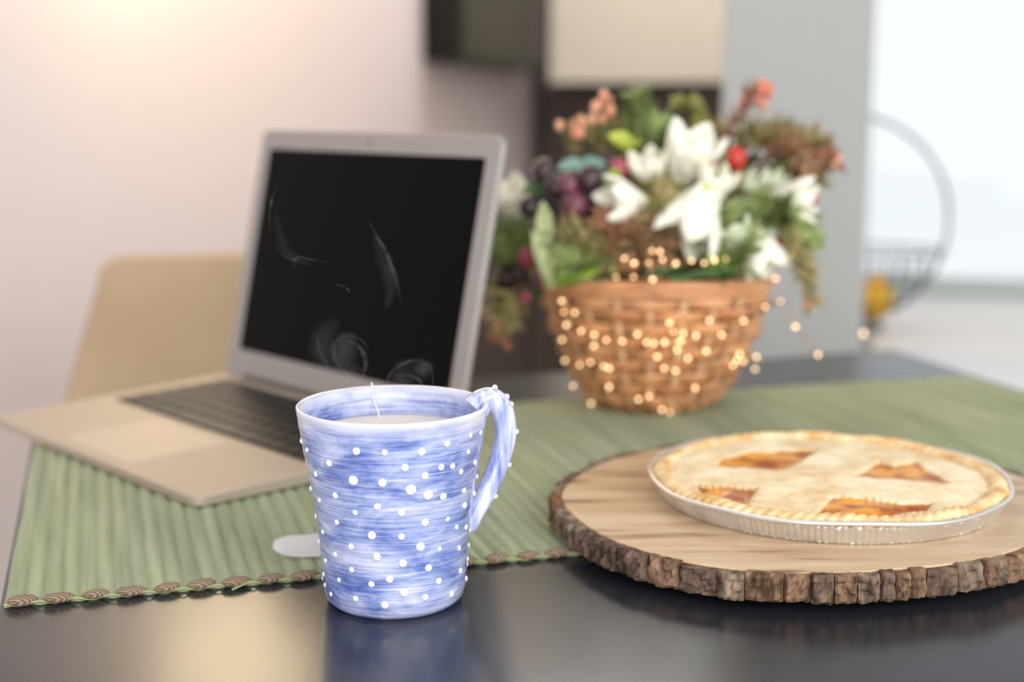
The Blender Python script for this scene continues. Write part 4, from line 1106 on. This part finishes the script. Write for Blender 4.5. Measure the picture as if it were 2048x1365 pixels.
leafy('green leaves filling the middle of the arrangement', [(700, 420, 1.12, .1, -1, .4, 120, 55, .4), (730, 500, 1.11, .5, -.8, .4, 120, 55, .4), (610, 440, 1.13, -.4, -.8, .4, 110, 50, .4), (680, 560, 1.10, -.3, -.9, .4, 110, 50, .4)], 'olive')
leafy('dark leaves at the back of the arrangement', [(700, 300, 1.20, .1, -1, .2, 150, 60, .3), (850, 300, 1.20, .3, -1, .2, 150, 60, .3), (450, 300, 1.21, -.5, -1, .2, 140, 60, .3), (1000, 360, 1.19, .8, -.6, .2, 150, 60, .3)], 'dark')
leafy('pale yellow leaf at the lower left of the rim', [(255, 745, 1.095, .4, 1, .3, 170, 50, .4)], 'pale')
leafy('dark leaves under the dark berries', [(300, 600, 1.13, -1, .2, .3, 130, 70, .4), (400, 560, 1.13, -.5, .8, .3, 120, 60, .4), (230, 460, 1.15, -1, -.3, .2, 130, 70, .4)], 'dark')
leafy('green leaves of the hanging spray behind the laptop', [(110, 620, 1.20, -.7, -.6, .2, 130, 60, .4), (90, 690, 1.20, -1, .2, .2, 120, 55, .4), (160, 640, 1.19, -.2, -1, .2, 120, 55, .4), (70, 790, 1.21, -.7, .7, .2, 120, 55, .4), (200, 750, 1.17, .1, 1, .2, 100, 45, .4)], 'olive', 'hanging spray at the left of the basket', LR)
leafy('dark leaves of the hanging spray below the rim', [(130, 760, 1.20, -.5, .8, .2, 130, 70, .4), (200, 840, 1.17, .2, 1, .2, 110, 55, .4), (90, 860, 1.21, -.6, .9, .2, 120, 55, .4)], 'dark', 'hanging spray at the left of the basket', LR)

# ---------------------------------------------------------------- steam
m = bpy.data.materials.new('steam'); m.use_nodes = True; nt = m.node_tree
nt.nodes.clear(); out = nt.nodes.new('ShaderNodeOutputMaterial'); vsn = nt.nodes.new('ShaderNodeVolumeScatter')
vsn.inputs['Color'].default_value = (1, 1, 1, 1); vsn.inputs['Density'].default_value = 34; vsn.inputs['Anisotropy'].default_value = .2
nt.links.new(vsn.outputs[0], out.inputs['Volume']); M['steam'] = m
def Sp(px, py, Y=.70): return at(px, py, Y) - MUG
wisps = [
    ([(752, 800), (728, 768), (698, 752), (672, 722), (668, 692), (692, 672), (722, 680), (738, 702)], .0016, .0005),
    ([(712, 775), (728, 745), (730, 715), (714, 690), (692, 682)], .0014, .0005),
    ([(700, 770), (665, 742), (640, 705), (634, 672)], .0016, .0006),
    ([(800, 795), (775, 765), (790, 738), (825, 722), (855, 730), (866, 755), (862, 780)], .0012, .0005),
    ([(838, 790), (842, 765), (818, 752), (785, 752)], .0012, .0005),
    ([(733, 432), (752, 470), (772, 505), (787, 545), (797, 580), (802, 612)], .0015, .0004),
    ([(545, 480), (562, 505), (585, 520), (600, 515), (635, 522), (672, 526)], .0009, .0003),
    ([(590, 535), (588, 520), (600, 512)], .0008, .0003),
    ([(556, 365), (545, 395), (540, 420), (540, 470)], .0009, .0003),
    ([(665, 568), (690, 575), (700, 585)], .0007, .0003)]
hazes = [
    ([(740, 800), (705, 770), (680, 730), (690, 690), (712, 668)], .0085, .001),
    ([(665, 770), (645, 720), (650, 670), (680, 640)], .0060, .001),
    ([(820, 800), (800, 770), (828, 745), (855, 735)], .0075, .001),
    ([(745, 470), (768, 520), (782, 570), (772, 620)], .0042, .001),
    ([(550, 420), (570, 500), (620, 530)], .0030, .001)]
def wisp_mesh(ws, k_=1.0):
    parts = []
    for pts, r, r1 in ws:
        Pq = catmull([Sp(x, y, .70 + .012*sin(i*1.3+x)) for i, (x, y) in enumerate(pts)], 10); n = len(Pq)
        rd = [max(r1*.25, r*sin(pi*(i+.4)/n)**.8*(1+.3*noise.noise(Vector((i*.25, pts[0][0], 0))))) for i in range(n)]
        parts.append(tube(Pq, [q*k_ for q in rd], 14, flat=.7))
    return mesh(*join(parts))
m.node_tree.nodes['Volume Scatter'].inputs['Density'].default_value = 5.5
m2 = m.copy(); m2.name = 'steam_haze'; m2.node_tree.nodes['Volume Scatter'].inputs['Density'].default_value = 1.5
st = link('steam', wisp_mesh(wisps, 1.5), m, None, MUG)
for k_ in (1.15, .8, .45):                   # denser towards the core of each wisp
    link('wisp', wisp_mesh(wisps, k_), m, st)['kind'] = 'stuff'
for k_ in (1.5, 1.15, .8, .45):
    link('haze', wisp_mesh(hazes, k_), m2, st)['kind'] = 'stuff'
tag(st, 'thin white steam wisps rising from the blue mug', 'steam', None, 'stuff')
